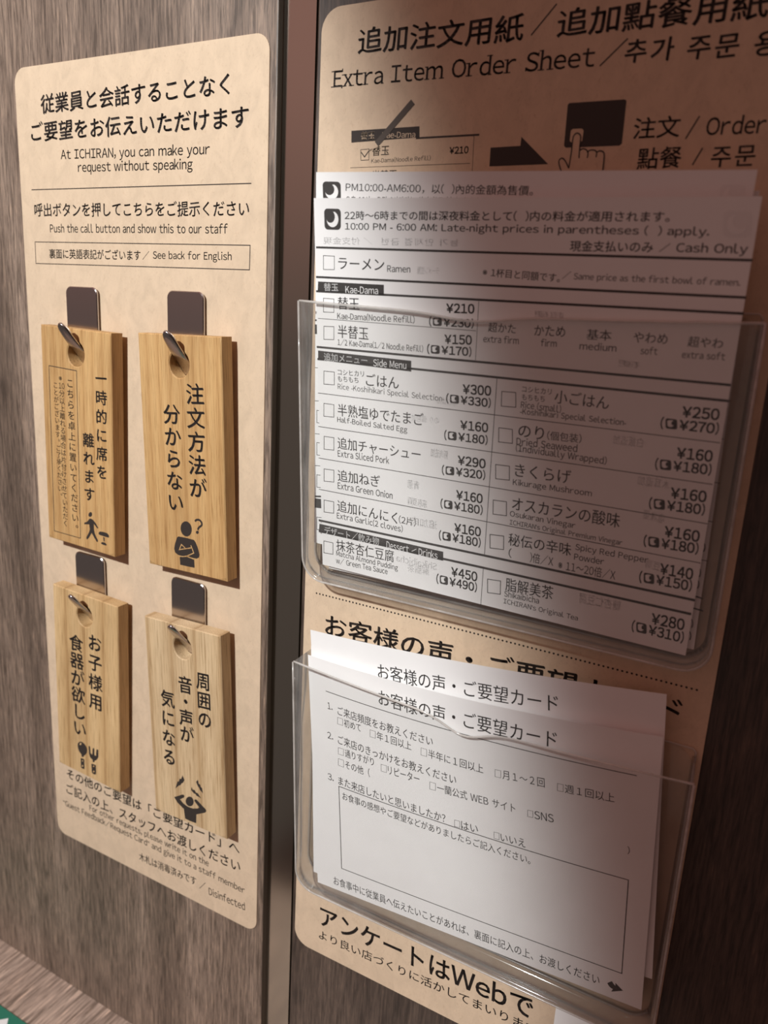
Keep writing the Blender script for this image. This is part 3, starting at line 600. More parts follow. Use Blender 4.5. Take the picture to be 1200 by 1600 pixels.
   ('l',[(77.98,77.19),(83.12,77.13),(83.47,82.27),(78.21,82.48)],0.27,'ink',0,1,0),
  ],
  ('A', 'checkbox#11'): [
   ('l',[(77.61,91.17),(82.94,90.97),(83.3,96.29),(77.94,96.63)],0.28,'ink',0,1,0),
  ],
  ('A', 'checkbox#12'): [
   ('l',[(77.49,105.13),(82.72,104.84),(83.09,110.35),(77.72,110.7)],0.29,'ink',0,1,0),
  ],
  ('A', 'checkbox#13'): [
   ('l',[(77.03,119.16),(82.56,118.7),(82.82,124.21),(77.36,124.69)],0.3,'ink',0,1,0),
  ],
  ('A', 'checkbox#14'): [
   ('l',[(77.12,137.99),(82.48,137.53),(82.74,143.18),(77.45,143.77)],0.31,'ink',0,1,0),
  ],
  ('A', 'section_header#583'): [
   ('p',[(1.09,29.72),(30.03,29.64),(30.05,33.29),(0.81,33.17)],'ink',0,0),
   ('t','替玉',3.76,31.64,6.45,2.91,-1.39,0.8,0,'paper',0),
   ('t','Kae-Dama',13.46,32.12,14.17,2.57,-1.06,0,0,'paper',0),
  ],
  ('A', 'section_header#933'): [
   ('p',[(0.33,56.12),(41.93,56.38),(42.02,60.43),(0.23,59.8)],'ink',0,0),
   ('t','追加メニュー',3.08,58.29,19.93,3.23,-0.74,0.8,0,'paper',0),
   ('t','Side Menu',25.64,58.47,14.25,2.83,-0.84,0,0,'paper',0),
  ],
  ('A', 'section_header#708'): [
   ('p',[(-1.1,130.47),(57.81,130.64),(57.96,134.57),(-1.5,133.97)],'ink',0,0),
   ('t','デザート／飲み物',1.38,132.91,27.12,3.81,-0.92,0.8,0,'paper',0),
   ('t','Dessert',32.07,133.22,10.4,3.35,-1.3,0,0,'paper',0),
   ('t','Drinks',46.97,132.87,8.4,3.28,-0.91,0,0,'paper',0),
   ('l',[(43.75,133.58),(45.88,132.06)],0.22,'paper',1,0,0),
  ],
  ('A', 'price_lettering#1'): [
   ('t','¥210',55.49,36.46,10.83,3.38,-1.97,2,0,'ink',0),
   ('t','(',48.85,41.51,0.99,3.63,-1.18,2,0,'ink',0),
   ('p',[(53.18,39.98),(53.37,40.0),(53.54,40.05),(53.69,40.14),(53.81,40.26),(53.88,40.4),(53.91,40.55),(53.98,42.27),(53.96,42.42),(53.89,42.56),(53.78,42.69),(53.64,42.78),(53.47,42.84),(53.29,42.87),(51.14,42.92),(50.96,42.9),(50.78,42.85),(50.63,42.76),(50.51,42.64),(50.44,42.5),(50.41,42.35),(50.35,40.61),(50.37,40.46),(50.44,40.32),(50.55,40.2),(50.69,40.11),(50.86,40.05),(51.05,40.02)],'ink',0,0),
   ('p',[(51.04,42.1),(50.89,40.75),(51.42,40.45),(52.31,40.35),(52.92,40.56),(52.32,40.72),(52.16,41.3),(52.36,41.73),(52.96,41.77),(52.37,42.25),(51.66,42.38)],'paper',1,0),
   ('t','¥230',54.56,41.4,10.6,3.0,-1.18,2,0,'ink',0),
   ('t',')',65.42,41.17,0.94,3.53,-1.18,2,0,'ink',0),
  ],
  ('A', 'price_lettering#2'): [
   ('t','¥150',55.21,47.36,10.7,3.48,-2.61,2,0,'ink',0),
   ('t','(',48.35,51.47,1.0,3.86,-1.4,2,0,'ink',0),
   ('p',[(52.7,49.83),(52.89,49.84),(53.06,49.9),(53.21,50.0),(53.33,50.12),(53.41,50.27),(53.44,50.42),(53.5,52.26),(53.48,52.42),(53.42,52.57),(53.31,52.7),(53.16,52.81),(52.99,52.87),(52.81,52.9),(50.65,52.96),(50.46,52.94),(50.29,52.88),(50.14,52.79),(50.02,52.66),(49.94,52.52),(49.91,52.36),(49.85,50.51),(49.87,50.35),(49.94,50.2),(50.05,50.07),(50.2,49.97),(50.37,49.9),(50.55,49.87)],'ink',0,0),
   ('p',[(50.55,52.09),(50.4,50.65),(50.93,50.33),(51.82,50.21),(52.44,50.45),(51.83,50.61),(51.67,51.23),(51.87,51.69),(52.48,51.74),(51.89,52.24),(51.17,52.39)],'paper',1,0),
   ('t','¥170',54.09,51.33,10.66,3.19,-1.4,2,0,'ink',0),
   ('t',')',65.01,51.06,0.94,3.76,-1.4,2,0,'ink',0),
  ],
  ('A', 'price_lettering#3'): [
   ('t','¥300',63.14,64.67,11.12,3.72,-2.57,2,0,'ink',0),
   ('t','(',56.73,68.83,1.0,3.98,-0.74,2,0,'ink',0),
   ('p',[(61.08,67.2),(61.26,67.22),(61.44,67.28),(61.59,67.38),(61.71,67.51),(61.79,67.66),(61.82,67.82),(61.9,69.72),(61.89,69.88),(61.82,70.03),(61.71,70.17),(61.57,70.27),(61.4,70.34),(61.22,70.36),(59.06,70.39),(58.87,70.37),(58.69,70.31),(58.54,70.21),(58.42,70.08),(58.34,69.93),(58.31,69.77),(58.23,67.86),(58.25,67.7),(58.32,67.54),(58.43,67.41),(58.57,67.31),(58.74,67.24),(58.93,67.22)],'ink',0,0),
   ('p',[(58.95,69.5),(58.78,68.01),(59.31,67.69),(60.2,67.59),(60.82,67.83),(60.22,68.0),(60.07,68.63),(60.26,69.1),(60.88,69.16),(60.29,69.68),(59.58,69.81)],'paper',1,0),
   ('t','¥330',62.49,68.76,10.68,3.29,-0.74,2,0,'ink',0),
   ('t',')',73.42,68.62,0.94,3.88,-0.74,2,0,'ink',0),
  ],
  ('A', 'price_lettering#4'): [
   ('t','¥160',62.8,78.15,11.11,3.7,-1.87,2,0,'ink',0),
   ('t','(',56.46,82.88,0.99,4.12,-1.37,2,0,'ink',0),
   ('p',[(60.76,81.14),(60.95,81.16),(61.12,81.22),(61.27,81.32),(61.39,81.46),(61.47,81.61),(61.5,81.78),(61.58,83.74),(61.57,83.91),(61.5,84.07),(61.4,84.21),(61.25,84.32),(61.09,84.39),(60.9,84.42),(58.76,84.47),(58.58,84.46),(58.4,84.39),(58.25,84.29),(58.13,84.16),(58.05,84.0),(58.02,83.83),(57.94,81.86),(57.96,81.69),(58.03,81.53),(58.13,81.39),(58.28,81.29),(58.45,81.22),(58.63,81.19)],'ink',0,0),
   ('p',[(58.65,83.55),(58.49,82.01),(59.01,81.67),(59.89,81.56),(60.51,81.8),(59.91,81.98),(59.76,82.64),(59.96,83.13),(60.57,83.18),(59.98,83.72),(59.28,83.87)],'paper',1,0),
   ('t','¥180',62.16,82.75,10.6,3.4,-1.37,2,0,'ink',0),
   ('t',')',73.01,82.49,0.94,4.01,-1.37,2,0,'ink',0),
  ],
  ('A', 'price_lettering#5'): [
   ('t','¥290',62.37,91.82,11.33,3.83,-1.21,2,0,'ink',0),
   ('t','(',55.98,96.76,1.01,4.26,-2.62,2,0,'ink',0),
   ('p',[(60.36,94.87),(60.55,94.88),(60.73,94.94),(60.88,95.04),(61.0,95.18),(61.08,95.34),(61.11,95.51),(61.2,97.54),(61.18,97.72),(61.12,97.88),(61.01,98.03),(60.86,98.14),(60.69,98.22),(60.5,98.25),(58.33,98.36),(58.14,98.34),(57.96,98.28),(57.8,98.18),(57.68,98.05),(57.6,97.89),(57.57,97.71),(57.49,95.67),(57.51,95.49),(57.58,95.33),(57.69,95.18),(57.83,95.07),(58.01,94.99),(58.19,94.96)],'ink',0,0),
   ('p',[(58.22,97.41),(58.04,95.82),(58.58,95.45),(59.48,95.31),(60.1,95.56),(59.5,95.75),(59.34,96.44),(59.54,96.94),(60.16,96.98),(59.57,97.55),(58.85,97.72)],'paper',1,0),
   ('t','¥320',61.79,96.49,10.79,3.52,-2.62,2,0,'ink',0),
   ('t',')',72.83,95.99,0.95,4.15,-2.62,2,0,'ink',0),
  ],
  ('A', 'price_lettering#6'): [
   ('t','¥160',62.31,105.66,10.97,3.96,-1.23,2,0,'ink',0),
   ('t','(',55.88,110.49,1.0,4.4,-1.61,2,0,'ink',0),
   ('p',[(60.23,108.62),(60.41,108.64),(60.59,108.71),(60.74,108.81),(60.86,108.95),(60.94,109.12),(60.97,109.3),(61.06,111.39),(61.04,111.58),(60.97,111.75),(60.87,111.9),(60.72,112.01),(60.55,112.09),(60.37,112.12),(58.21,112.18),(58.02,112.17),(57.84,112.1),(57.69,111.99),(57.57,111.85),(57.49,111.68),(57.46,111.5),(57.38,109.4),(57.4,109.21),(57.46,109.04),(57.57,108.89),(57.72,108.78),(57.89,108.71),(58.08,108.68)],'ink',0,0),
   ('p',[(58.1,111.2),(57.93,109.56),(58.46,109.19),(59.35,109.06),(59.97,109.33),(59.37,109.52),(59.21,110.22),(59.42,110.74),(60.03,110.79),(59.44,111.37),(58.73,111.53)],'paper',1,0),
   ('t','¥180',61.64,110.33,10.7,3.63,-1.61,2,0,'ink',0),
   ('t',')',72.59,110.02,0.95,4.29,-1.61,2,0,'ink',0),
  ],
  ('A', 'price_lettering#7'): [
   ('t','¥160',62.15,119.42,11.16,4.09,-2.45,2,0,'ink',0),
   ('t','(',55.67,123.86,1.0,4.54,-1.38,2,0,'ink',0),
   ('p',[(60.05,121.96),(60.23,121.98),(60.41,122.04),(60.56,122.16),(60.68,122.3),(60.76,122.47),(60.8,122.66),(60.88,124.82),(60.87,125.01),(60.8,125.18),(60.69,125.34),(60.55,125.45),(60.38,125.53),(60.19,125.56),(58.01,125.62),(57.83,125.6),(57.65,125.53),(57.49,125.42),(57.37,125.27),(57.29,125.1),(57.26,124.91),(57.18,122.74),(57.2,122.55),(57.26,122.38),(57.37,122.22),(57.52,122.11),(57.69,122.03),(57.88,122.0)],'ink',0,0),
   ('p',[(57.9,124.61),(57.73,122.91),(58.26,122.53),(59.16,122.41),(59.79,122.68),(59.18,122.87),(59.03,123.6),(59.23,124.14),(59.85,124.19),(59.25,124.79),(58.53,124.95)],'paper',1,0),
   ('t','¥180',61.47,123.72,10.79,3.75,-1.38,2,0,'ink',0),
   ('t',')',72.51,123.46,0.95,4.42,-1.38,2,0,'ink',0),
  ],
  ('A', 'price_lettering#8'): [
   ('t','¥450',61.57,138.41,11.28,4.27,-1.4,2,0,'ink',0),
   ('t','(',55.19,143.01,1.0,4.74,-0.77,2,0,'ink',0),
   ('p',[(59.55,141.07),(59.74,141.09),(59.91,141.17),(60.07,141.28),(60.19,141.44),(60.26,141.62),(60.3,141.81),(60.38,144.07),(60.37,144.27),(60.3,144.45),(60.19,144.61),(60.05,144.73),(59.88,144.81),(59.69,144.84),(57.53,144.87),(57.34,144.85),(57.16,144.78),(57.0,144.66),(56.88,144.5),(56.8,144.32),(56.77,144.13),(56.69,141.86),(56.71,141.66),(56.78,141.48),(56.89,141.32),(57.03,141.2),(57.2,141.12),(57.39,141.09)],'ink',0,0),
   ('p',[(57.41,143.81),(57.24,142.04),(57.77,141.65),(58.67,141.53),(59.29,141.82),(58.69,142.02),(58.53,142.78),(58.74,143.34),(59.35,143.41),(58.76,144.02),(58.04,144.18)],'paper',1,0),
   ('t','¥490',60.97,142.93,10.75,3.92,-0.77,2,0,'ink',0),
   ('t',')',71.98,142.78,0.95,4.63,-0.77,2,0,'ink',0),
  ],
  ('A', 'price_lettering#9'): [
   ('t','¥250',139.38,63.63,11.17,3.77,-1.86,2,0,'ink',0),
   ('t','(',133.3,68.12,1.0,4.21,-1.1,2,0,'ink',0),
   ('p',[(137.52,66.38),(137.71,66.4),(137.9,66.46),(138.06,66.56),(138.19,66.7),(138.28,66.86),(138.33,67.03),(138.6,69.02),(138.6,69.19),(138.55,69.35),(138.45,69.49),(138.32,69.6),(138.15,69.67),(137.97,69.7),(135.8,69.75),(135.61,69.73),(135.42,69.66),(135.26,69.56),(135.12,69.43),(135.03,69.27),(134.98,69.09),(134.72,67.09),(134.72,66.92),(134.77,66.76),(134.87,66.62),(135.01,66.51),(135.17,66.44),(135.36,66.41)],'ink',0,0),
   ('p',[(135.6,68.81),(135.29,67.25),(135.79,66.91),(136.68,66.79),(137.32,67.05),(136.73,67.22),(136.64,67.89),(136.89,68.39),(137.51,68.44),(136.97,68.98),(136.26,69.13)],'paper',1,0),
   ('t','¥270',139.09,68.01,10.72,3.48,-1.1,2,0,'ink',0),
   ('t',')',150.07,67.8,0.94,4.09,-1.1,2,0,'ink',0),
  ],
  ('A', 'price_lettering#10'): [
   ('t','¥160',139.58,77.29,10.97,3.91,-2.27,2,0,'ink',0),
   ('t','(',133.37,82.04,0.99,4.37,-2.33,2,0,'ink',0),
   ('p',[(137.53,80.14),(137.71,80.16),(137.89,80.22),(138.05,80.33),(138.18,80.46),(138.28,80.63),(138.32,80.8),(138.6,82.86),(138.6,83.04),(138.55,83.21),(138.46,83.36),(138.32,83.48),(138.16,83.55),(137.98,83.58),(135.84,83.68),(135.65,83.66),(135.47,83.6),(135.3,83.5),(135.17,83.36),(135.08,83.19),(135.03,83.01),(134.76,80.94),(134.76,80.76),(134.81,80.59),(134.91,80.44),(135.04,80.33),(135.21,80.25),(135.39,80.22)],'ink',0,0),
   ('p',[(135.64,82.71),(135.32,81.09),(135.81,80.73),(136.69,80.59),(137.33,80.84),(136.75,81.04),(136.66,81.73),(136.91,82.24),(137.52,82.28),(136.99,82.86),(136.29,83.03)],'paper',1,0),
   ('t','¥180',139.08,81.81,10.58,3.6,-2.33,2,0,'ink',0),
   ('t',')',149.9,81.36,0.93,4.24,-2.33,2,0,'ink',0),
  ],
  ('A', 'price_lettering#11'): [
   ('t','¥160',139.5,91.12,11.21,4.05,-2.88,2,0,'ink',0),
   ('t','(',133.13,95.95,1.0,4.52,-2.9,2,0,'ink',0),
   ('p',[(137.34,93.95),(137.53,93.96),(137.71,94.03),(137.87,94.13),(138.01,94.27),(138.1,94.44),(138.15,94.62),(138.43,96.76),(138.43,96.95),(138.38,97.12),(138.28,97.28),(138.15,97.4),(137.99,97.48),(137.8,97.51),(135.63,97.63),(135.44,97.61),(135.26,97.55),(135.09,97.45),(134.96,97.3),(134.86,97.13),(134.81,96.95),(134.54,94.8),(134.54,94.61),(134.59,94.44),(134.69,94.28),(134.83,94.16),(134.99,94.08),(135.18,94.05)],'ink',0,0),
   ('p',[(135.43,96.63),(135.11,94.95),(135.61,94.57),(136.49,94.42),(137.14,94.67),(136.55,94.88),(136.47,95.6),(136.71,96.13),(137.34,96.17),(136.8,96.77),(136.09,96.95)],'paper',1,0),
   ('t','¥180',138.92,95.66,10.72,3.73,-2.9,2,0,'ink',0),
   ('t',')',149.88,95.1,0.95,4.39,-2.9,2,0,'ink',0),
  ],
  ('A', 'price_lettering#12'): [
   ('t','¥160',139.34,104.98,11.26,4.19,-1.97,2,0,'ink',0),
   ('t','(',133.04,109.75,1.01,4.68,-2.49,2,0,'ink',0),
   ('p',[(137.27,107.71),(137.46,107.73),(137.65,107.8),(137.81,107.91),(137.94,108.05),(138.04,108.23),(138.09,108.42),(138.37,110.63),(138.37,110.82),(138.32,111.0),(138.23,111.16),(138.09,111.29),(137.93,111.37),(137.74,111.4),(135.56,111.5),(135.37,111.49),(135.18,111.42),(135.02,111.31),(134.88,111.16),(134.79,110.99),(134.74,110.79),(134.46,108.57),(134.46,108.38),(134.51,108.19),(134.61,108.04),(134.75,107.91),(134.91,107.83),(135.1,107.8)],'ink',0,0),
   ('p',[(135.36,110.47),(135.03,108.73),(135.53,108.34),(136.42,108.19),(137.08,108.46),(136.48,108.67),(136.4,109.42),(136.65,109.96),(137.27,110.01),(136.73,110.63),(136.02,110.81)],'paper',1,0),
   ('t','¥180',138.86,109.49,10.78,3.86,-2.49,2,0,'ink',0),
   ('t',')',149.89,109.01,0.95,4.55,-2.49,2,0,'ink',0),
  ],
  ('A', 'price_lettering#13'): [
   ('t','¥140',139.68,118.8,10.79,4.34,-1.78,2,0,'ink',0),
   ('t','(',133.21,123.44,0.99,4.84,-1.98,2,0,'ink',0),
   ('p',[(137.35,121.39),(137.54,121.41),(137.72,121.48),(137.88,121.59),(138.01,121.75),(138.11,121.93),(138.16,122.12),(138.45,124.41),(138.45,124.61),(138.4,124.8),(138.31,124.96),(138.18,125.09),(138.02,125.17),(137.83,125.2),(135.69,125.28),(135.5,125.26),(135.32,125.19),(135.16,125.08),(135.02,124.92),(134.93,124.74),(134.88,124.54),(134.6,122.24),(134.6,122.04),(134.65,121.85),(134.74,121.69),(134.87,121.57),(135.04,121.49),(135.22,121.45)],'ink',0,0),
   ('p',[(135.49,124.21),(135.16,122.41),(135.65,122.01),(136.52,121.87),(137.17,122.16),(136.59,122.37),(136.5,123.14),(136.75,123.7),(137.37,123.76),(136.84,124.39),(136.14,124.57)],'paper',1,0),
   ('t','¥150',138.92,123.24,10.59,3.99,-1.98,2,0,'ink',0),
   ('t',')',149.76,122.87,0.93,4.71,-1.98,2,0,'ink',0),
  ],
  ('A', 'price_lettering#14'): [
   ('t','¥280',139.26,138.31,11.13,4.55,-2.26,2,0,'ink',0),
   ('t','(',132.99,143.02,1.01,5.07,-0.38,2,0,'ink',0),
   ('p',[(137.21,140.99),(137.4,141.02),(137.59,141.1),(137.75,141.22),(137.89,141.39),(137.99,141.58),(138.04,141.78),(138.33,144.18),(138.33,144.39),(138.29,144.58),(138.19,144.75),(138.06,144.88),(137.89,144.96),(137.71,144.99),(135.52,145.01),(135.33,144.99),(135.14,144.91),(134.98,144.78),(134.84,144.62),(134.75,144.42),(134.7,144.21),(134.41,141.8),(134.41,141.59),(134.46,141.4),(134.55,141.23),(134.69,141.11),(134.85,141.03),(135.04,141.0)],'ink',0,0),
   ('p',[(135.31,143.89),(134.98,142.0),(135.47,141.6),(136.37,141.47),(137.02,141.79),(136.43,141.99),(136.35,142.79),(136.6,143.39),(137.23,143.47),(136.69,144.12),(135.98,144.28)],'paper',1,0),
   ('t','¥310',138.82,142.98,10.8,4.19,-0.38,2,0,'ink',0),
   ('t',')',149.87,142.9,0.95,4.94,-0.38,2,0,'ink',0),
  ],
  ('A', 'show_through#능가 만제결 금현  / 付支金現115'): [
   ('t','능가 만제결 금현  / 付支金現',3.92,14.76,55.41,2.54,-0.43,0.5,0,'ghost',1),
  ],
  ('A', 'show_through#m'): [
   ('p',[(144.25,3.89),(143.85,3.92),(143.49,4.05),(143.19,4.27),(142.97,4.56),(142.86,4.89),(142.85,5.26),(143.35,9.52),(143.45,9.89),(143.64,10.23),(143.91,10.54),(144.24,10.77),(144.62,10.92),(145.01,10.98),(149.4,11.07),(149.77,11.03),(150.11,10.9),(150.4,10.68),(150.61,10.39),(150.74,10.05),(150.77,9.68),(150.52,5.44),(150.45,5.08),(150.28,4.74),(150.02,4.44),(149.69,4.21),(149.31,4.06),(148.91,4.0)],'ghost',0,0),
   ('p',[(145.64,4.96),(145.12,5.23),(144.69,5.61),(144.38,6.09),(144.2,6.64),(144.16,7.23),(144.25,7.83),(144.48,8.42),(144.82,8.95),(145.27,9.42),(145.79,9.79),(146.36,10.04),(146.96,10.16),(147.55,10.14),(148.11,10.0),(148.61,9.72),(149.02,9.33),(149.34,8.85),(149.54,8.31),(149.61,7.72),(149.68,7.74),(149.45,8.08),(149.16,8.36),(148.81,8.57),(148.42,8.69),(148.0,8.73),(147.57,8.68),(147.16,8.55),(146.77,8.33),(146.42,8.04),(146.13,7.7),(145.91,7.31),(145.77,6.89),(145.72,6.47),(145.75,6.05),(145.88,5.67),(146.1,5.32),(146.38,5.04)],'paper',1,0),
  ],
  ('A', 'show_through#小ごはん690'): [
   ('t','小ごはん',52.97,69.86,8.04,2.96,1.23,0.5,0,'ghost',1),
  ],
  ('A', 'show_through#のり 個包装560'): [
   ('t','のり 個包装',42.39,77.98,11.67,2.6,-1.72,0.5,0,'ghost',1),
  ],
  ('A', 'show_through#豚肉追加660'): [
   ('t','豚肉追加',51.16,90.41,7.07,3.43,0.84,0.5,0,'ghost',1),
  ],
  ('A', 'show_through#青蔥540'): [
   ('t','青蔥',41.21,104.9,5.24,3.6,-0.93,0.5,0,'ghost',1),
  ],
  ('A', 'show_through#蒜頭540'): [
   ('t','蒜頭',41.34,111.94,8.76,3.32,0.26,0.5,0,'ghost',1),
  ],
  ('A', 'show_through#追加肉560'): [
   ('t','追加肉',43.28,120.02,11.39,3.7,-0.83,0.5,0,'ghost',1),
  ],
  ('A', 'show_through#Shikaibicha485'): [
   ('t','Shikaibicha',36.78,137.98,18.5,3.17,-0.82,0.5,0,'ghost',1),
  ],
  ('A', 'show_through#解脂茶540'): [
   ('t','解脂茶',41.9,141.27,9.94,3.54,-3.2,0.5,0,'ghost',1),
  ],
  ('A', 'show_through#白飯追加570'): [
   ('t','白飯追加',118.94,75.68,9.67,3.36,-0.67,0.5,0,'ghost',1),
  ],
  ('A', 'show_through#木耳追加670'): [
   ('t','木耳追加',128.57,88.42,10.36,3.41,0.7,0.5,0,'ghost',1),
  ],
  ('A', 'show_through#塩味蛋690'): [
   ('t','塩味蛋',131.63,100.24,7.31,3.51,2.78,0.5,0,'ghost',1),
  ],
  ('A', 'show_through#豆腐700'): [
   ('t','豆腐',134.63,117.92,4.98,3.29,2.85,0.5,0,'ghost',1),
  ],
  ('A', 'show_through#糖杏仁豆腐430'): [
   ('t','糖杏仁豆腐',113.16,136.76,15.15,4.31,-1.66,0.5,0,'ghost',1),
  ],
  ('A', 'show_through#超硬105'): [
   ('t','超硬',88.13,36.34,10.28,2.08,0.25,0.5,0,'ghost',1),
  ],
  ('A', 'show_through#硬495'): [
   ('t','硬',117.44,50.11,7.19,2.06,2.89,0.5,0,'ghost',1),
  ],
  ('A', 'show_through#ラーメン拉麵590'): [
   ('t','ラーメン拉麵',43.62,23.94,8.56,2.68,0.11,0.5,0,'ghost',1),
  ],
  ('B', 'moon_icon'): [
   ('p',[(9.33,3.3),(9.75,3.36),(10.14,3.5),(10.48,3.72),(10.74,4.01),(10.92,4.35),(10.99,4.71),(11.17,8.87),(11.13,9.23),(10.99,9.56),(10.75,9.85),(10.44,10.07),(10.07,10.21),(9.66,10.25),(4.91,10.22),(4.49,10.17),(4.1,10.03),(3.75,9.8),(3.48,9.51),(3.3,9.17),(3.22,8.8),(2.97,4.59),(3.0,4.23),(3.14,3.9),(3.38,3.61),(3.71,3.4),(4.09,3.26),(4.51,3.22)],'ink',0,0),
   ('p',[(8.06,4.3),(8.64,4.59),(9.14,4.99),(9.54,5.47),(9.82,6.01),(9.96,6.59),(9.95,7.18),(9.81,7.75),(9.53,8.27),(9.14,8.71),(8.64,9.06),(8.07,9.29),(7.44,9.39),(6.8,9.36),(6.18,9.2),(5.6,8.91),(5.09,8.51),(4.68,8.03),(4.39,7.48),(4.24,6.89),(4.17,6.91),(4.46,7.26),(4.81,7.54),(5.22,7.76),(5.66,7.9),(6.11,7.95),(6.57,7.91),(6.99,7.79),(7.38,7.59),(7.71,7.32),(7.96,6.99),(8.14,6.62),(8.22,6.21),(8.21,5.79),(8.11,5.38),(7.92,4.99),(7.64,4.65),(7.3,4.35)],'paper',1,0),
  ],
  ('B', 'printed_lettering'): [
   ('t','PM10:00-AM6:00，以(  )內的金額為售價。',13.2,5.14,72.41,3.18,0.65,0.3,0,'ink',0),
   ('t','오후 10시 - 오전 6시까지는 심야 할증 ( )의 가격입니다',13.3,9.69,57.9,3.25,-0.01,0.3,0,'ink',0),
  ],
  ('B', 'ruled_lines'): [
   ('l',[(-0.18,54.26),(55.43,51.83)],0.64,'ink',0,0,0),
   ('l',[(0.28,128.21),(59.85,119.0)],0.75,'ink',0,0,0),
   ('l',[(-0.06,73.11),(56.63,70.06)],0.22,'ink',0,0,0),
   ('l',[(0.02,86.71),(57.45,82.47)],0.23,'ink',0,0,0),
   ('l',[(0.11,100.64),(58.28,95.13)],0.24,'ink',0,0,0),
   ('l',[(0.2,114.48),(59.11,107.7)],0.24,'ink',0,0,0),
  ],
  ('B', 'section_header#1'): [
   ('p',[(-0.26,55.92),(24.33,54.53),(24.46,58.56),(-0.23,59.67)],'ink',0,0),
  ],
  ('B', 'section_header#2'): [
   ('p',[(0.19,129.15),(26.66,126.58),(26.81,131.01),(0.22,133.34)],'ink',0,0),
  ],
  ('B', 'checkbox#655'): [
   ('l',[(0.96,90.59),(6.22,90.42),(6.29,95.66),(1.0,95.79)],0.23,'ink',0,1,0),
  ],
  ('B', 'checkbox#830'): [
   ('l',[(1.06,104.29),(6.39,104.01),(6.46,109.4),(1.1,109.64)],0.24,'ink',0,1,0),
  ],
  ('B', 'checkbox#1005'): [
   ('l',[(1.16,118.38),(6.57,117.99),(6.64,123.53),(1.2,123.88)],0.25,'ink',0,1,0),
  ],
  ('B', 'checkbox#1235'): [
   ('l',[(1.3,137.52),(6.81,136.97),(6.88,142.72),(1.34,143.24)],0.25,'ink',0,1,0),
  ],
  ('B', 'show_through'): [
   ('p',[(144.23,3.99),(143.87,4.03),(143.54,4.14),(143.27,4.32),(143.07,4.56),(142.96,4.85),(142.95,5.16),(143.38,8.77),(143.47,9.08),(143.64,9.38),(143.9,9.63),(144.22,9.82),(144.58,9.94),(144.95,9.98),(149.16,9.99),(149.52,9.95),(149.84,9.84),(150.1,9.65),(150.29,9.41),(150.4,9.12),(150.4,8.82),(149.96,5.29),(149.87,4.98),(149.7,4.7),(149.45,4.45),(149.14,4.26),(148.79,4.14),(148.42,4.09)],'ghost',0,0),
   ('p',[(145.49,4.9),(145.03,5.13),(144.64,5.45),(144.36,5.86),(144.19,6.32),(144.15,6.82),(144.24,7.33),(144.45,7.83),(144.77,8.28),(145.19,8.66),(145.69,8.97),(146.24,9.17),(146.8,9.27),(147.37,9.25),(147.89,9.11),(148.36,8.88),(148.74,8.55),(149.02,8.14),(149.18,7.68),(149.22,7.19),(149.29,7.21),(149.09,7.5),(148.83,7.73),(148.51,7.91),(148.15,8.02),(147.76,8.05),(147.36,8.02),(146.96,7.91),(146.59,7.73),(146.26,7.49),(145.98,7.2),(145.77,6.88),(145.64,6.53),(145.58,6.17),(145.61,5.82),(145.73,5.49),(145.91,5.2),(146.17,4.96)],'paper',1,0),
  ],
  ('C', 'ruled_lines'): [
   ('l',[(141.82,128.47),(152.89,130.0)],0.55,'ink',0,0,0),
   ('l',[(142.37,133.29),(153.46,134.48)],0.55,'ink',0,0,0),
   ('l',[(143.18,73.66),(152.22,74.27)],0.21,'ink',0,0,0),
   ('l',[(144.99,88.37),(153.02,88.91)],0.22,'ink',0,0,0),
   ('l',[(142.74,102.0),(152.49,102.28)],0.22,'ink',0,0,0),
   ('l',[(144.4,115.88),(152.73,116.23)],0.23,'ink',0,0,0),
  ],
  ('C', 'printed_lettering'): [
   ('t',')',150.48,111.35,0.85,3.82,-10.55,1.4,0,'ink',0),
   ('t',')',150.21,120.58,0.86,3.89,-11.54,1.4,0,'ink',0),
   ('t',')',150.19,124.84,0.87,3.93,-12.0,1.4,0,'ink',0),
   ('t',')',150.0,139.68,0.89,4.05,-13.59,1.4,0,'ink',0),
   ('t',')',149.93,144.43,0.9,4.09,-14.09,1.4,0,'ink',0),
  ],
  ('E', 'title_lettering'): [
   ('t','お客様の声・ご要望カード',38.09,9.45,76.35,7.42,-0.31,0.3,0,'ink',0),
  ],
  ('F', 'title_lettering'): [
   ('t','お客様の声・ご要望カード',35.52,11.72,77.8,7.24,-1.02,0.3,0,'ink',0),
  ],
  ('E', 'ruled_lines'): [
   ('l',[(9.64,14.79),(143.34,17.11)],0.35,'ink',0,0,0),
  ],
  ('E', 'question_lettering'): [
   ('t','1.',10.23,21.67,2.76,3.24,-2.76,0.2,0,'ink',0),
   ('t','ご来店頻度をお教えください',15.89,22.35,47.66,4.52,1.16,0.3,0,'ink',0),
   ('t','初めて',19.2,27.45,9.03,4.04,-0.77,0.2,0,'ink',0),
   ('t','年１回以上',36.43,28.33,16.98,4.15,0.39,0.2,0,'ink',0),
   ('t','半年に１回以上',61.3,29.45,24.25,4.19,0.29,0.2,0,'ink',0),
   ('t','月１〜２回',93.5,29.69,16.83,4.0,-3.3,0.2,0,'ink',0),
   ('t','週１回以上',118.02,28.98,18.19,3.83,-2.14,0.2,0,'ink',0),
   ('t','2.',9.47,36.53,3.11,3.32,-3.29,0.2,0,'ink',0),
   ('t','ご来店のきっかけをお教えください',15.38,36.88,58.37,4.61,1.39,0.3,0,'ink',0),
   ('t','通りすがり',18.9,42.57,15.42,4.13,-1.8,0.2,0,'ink',0),
   ('t','リピーター',41.45,43.59,15.36,4.24,-1.35,0.2,0,'ink',0),
   ('t','一蘭公式 WEB サイト',64.97,44.57,33.94,4.24,-1.49,0.2,0,'ink',0),
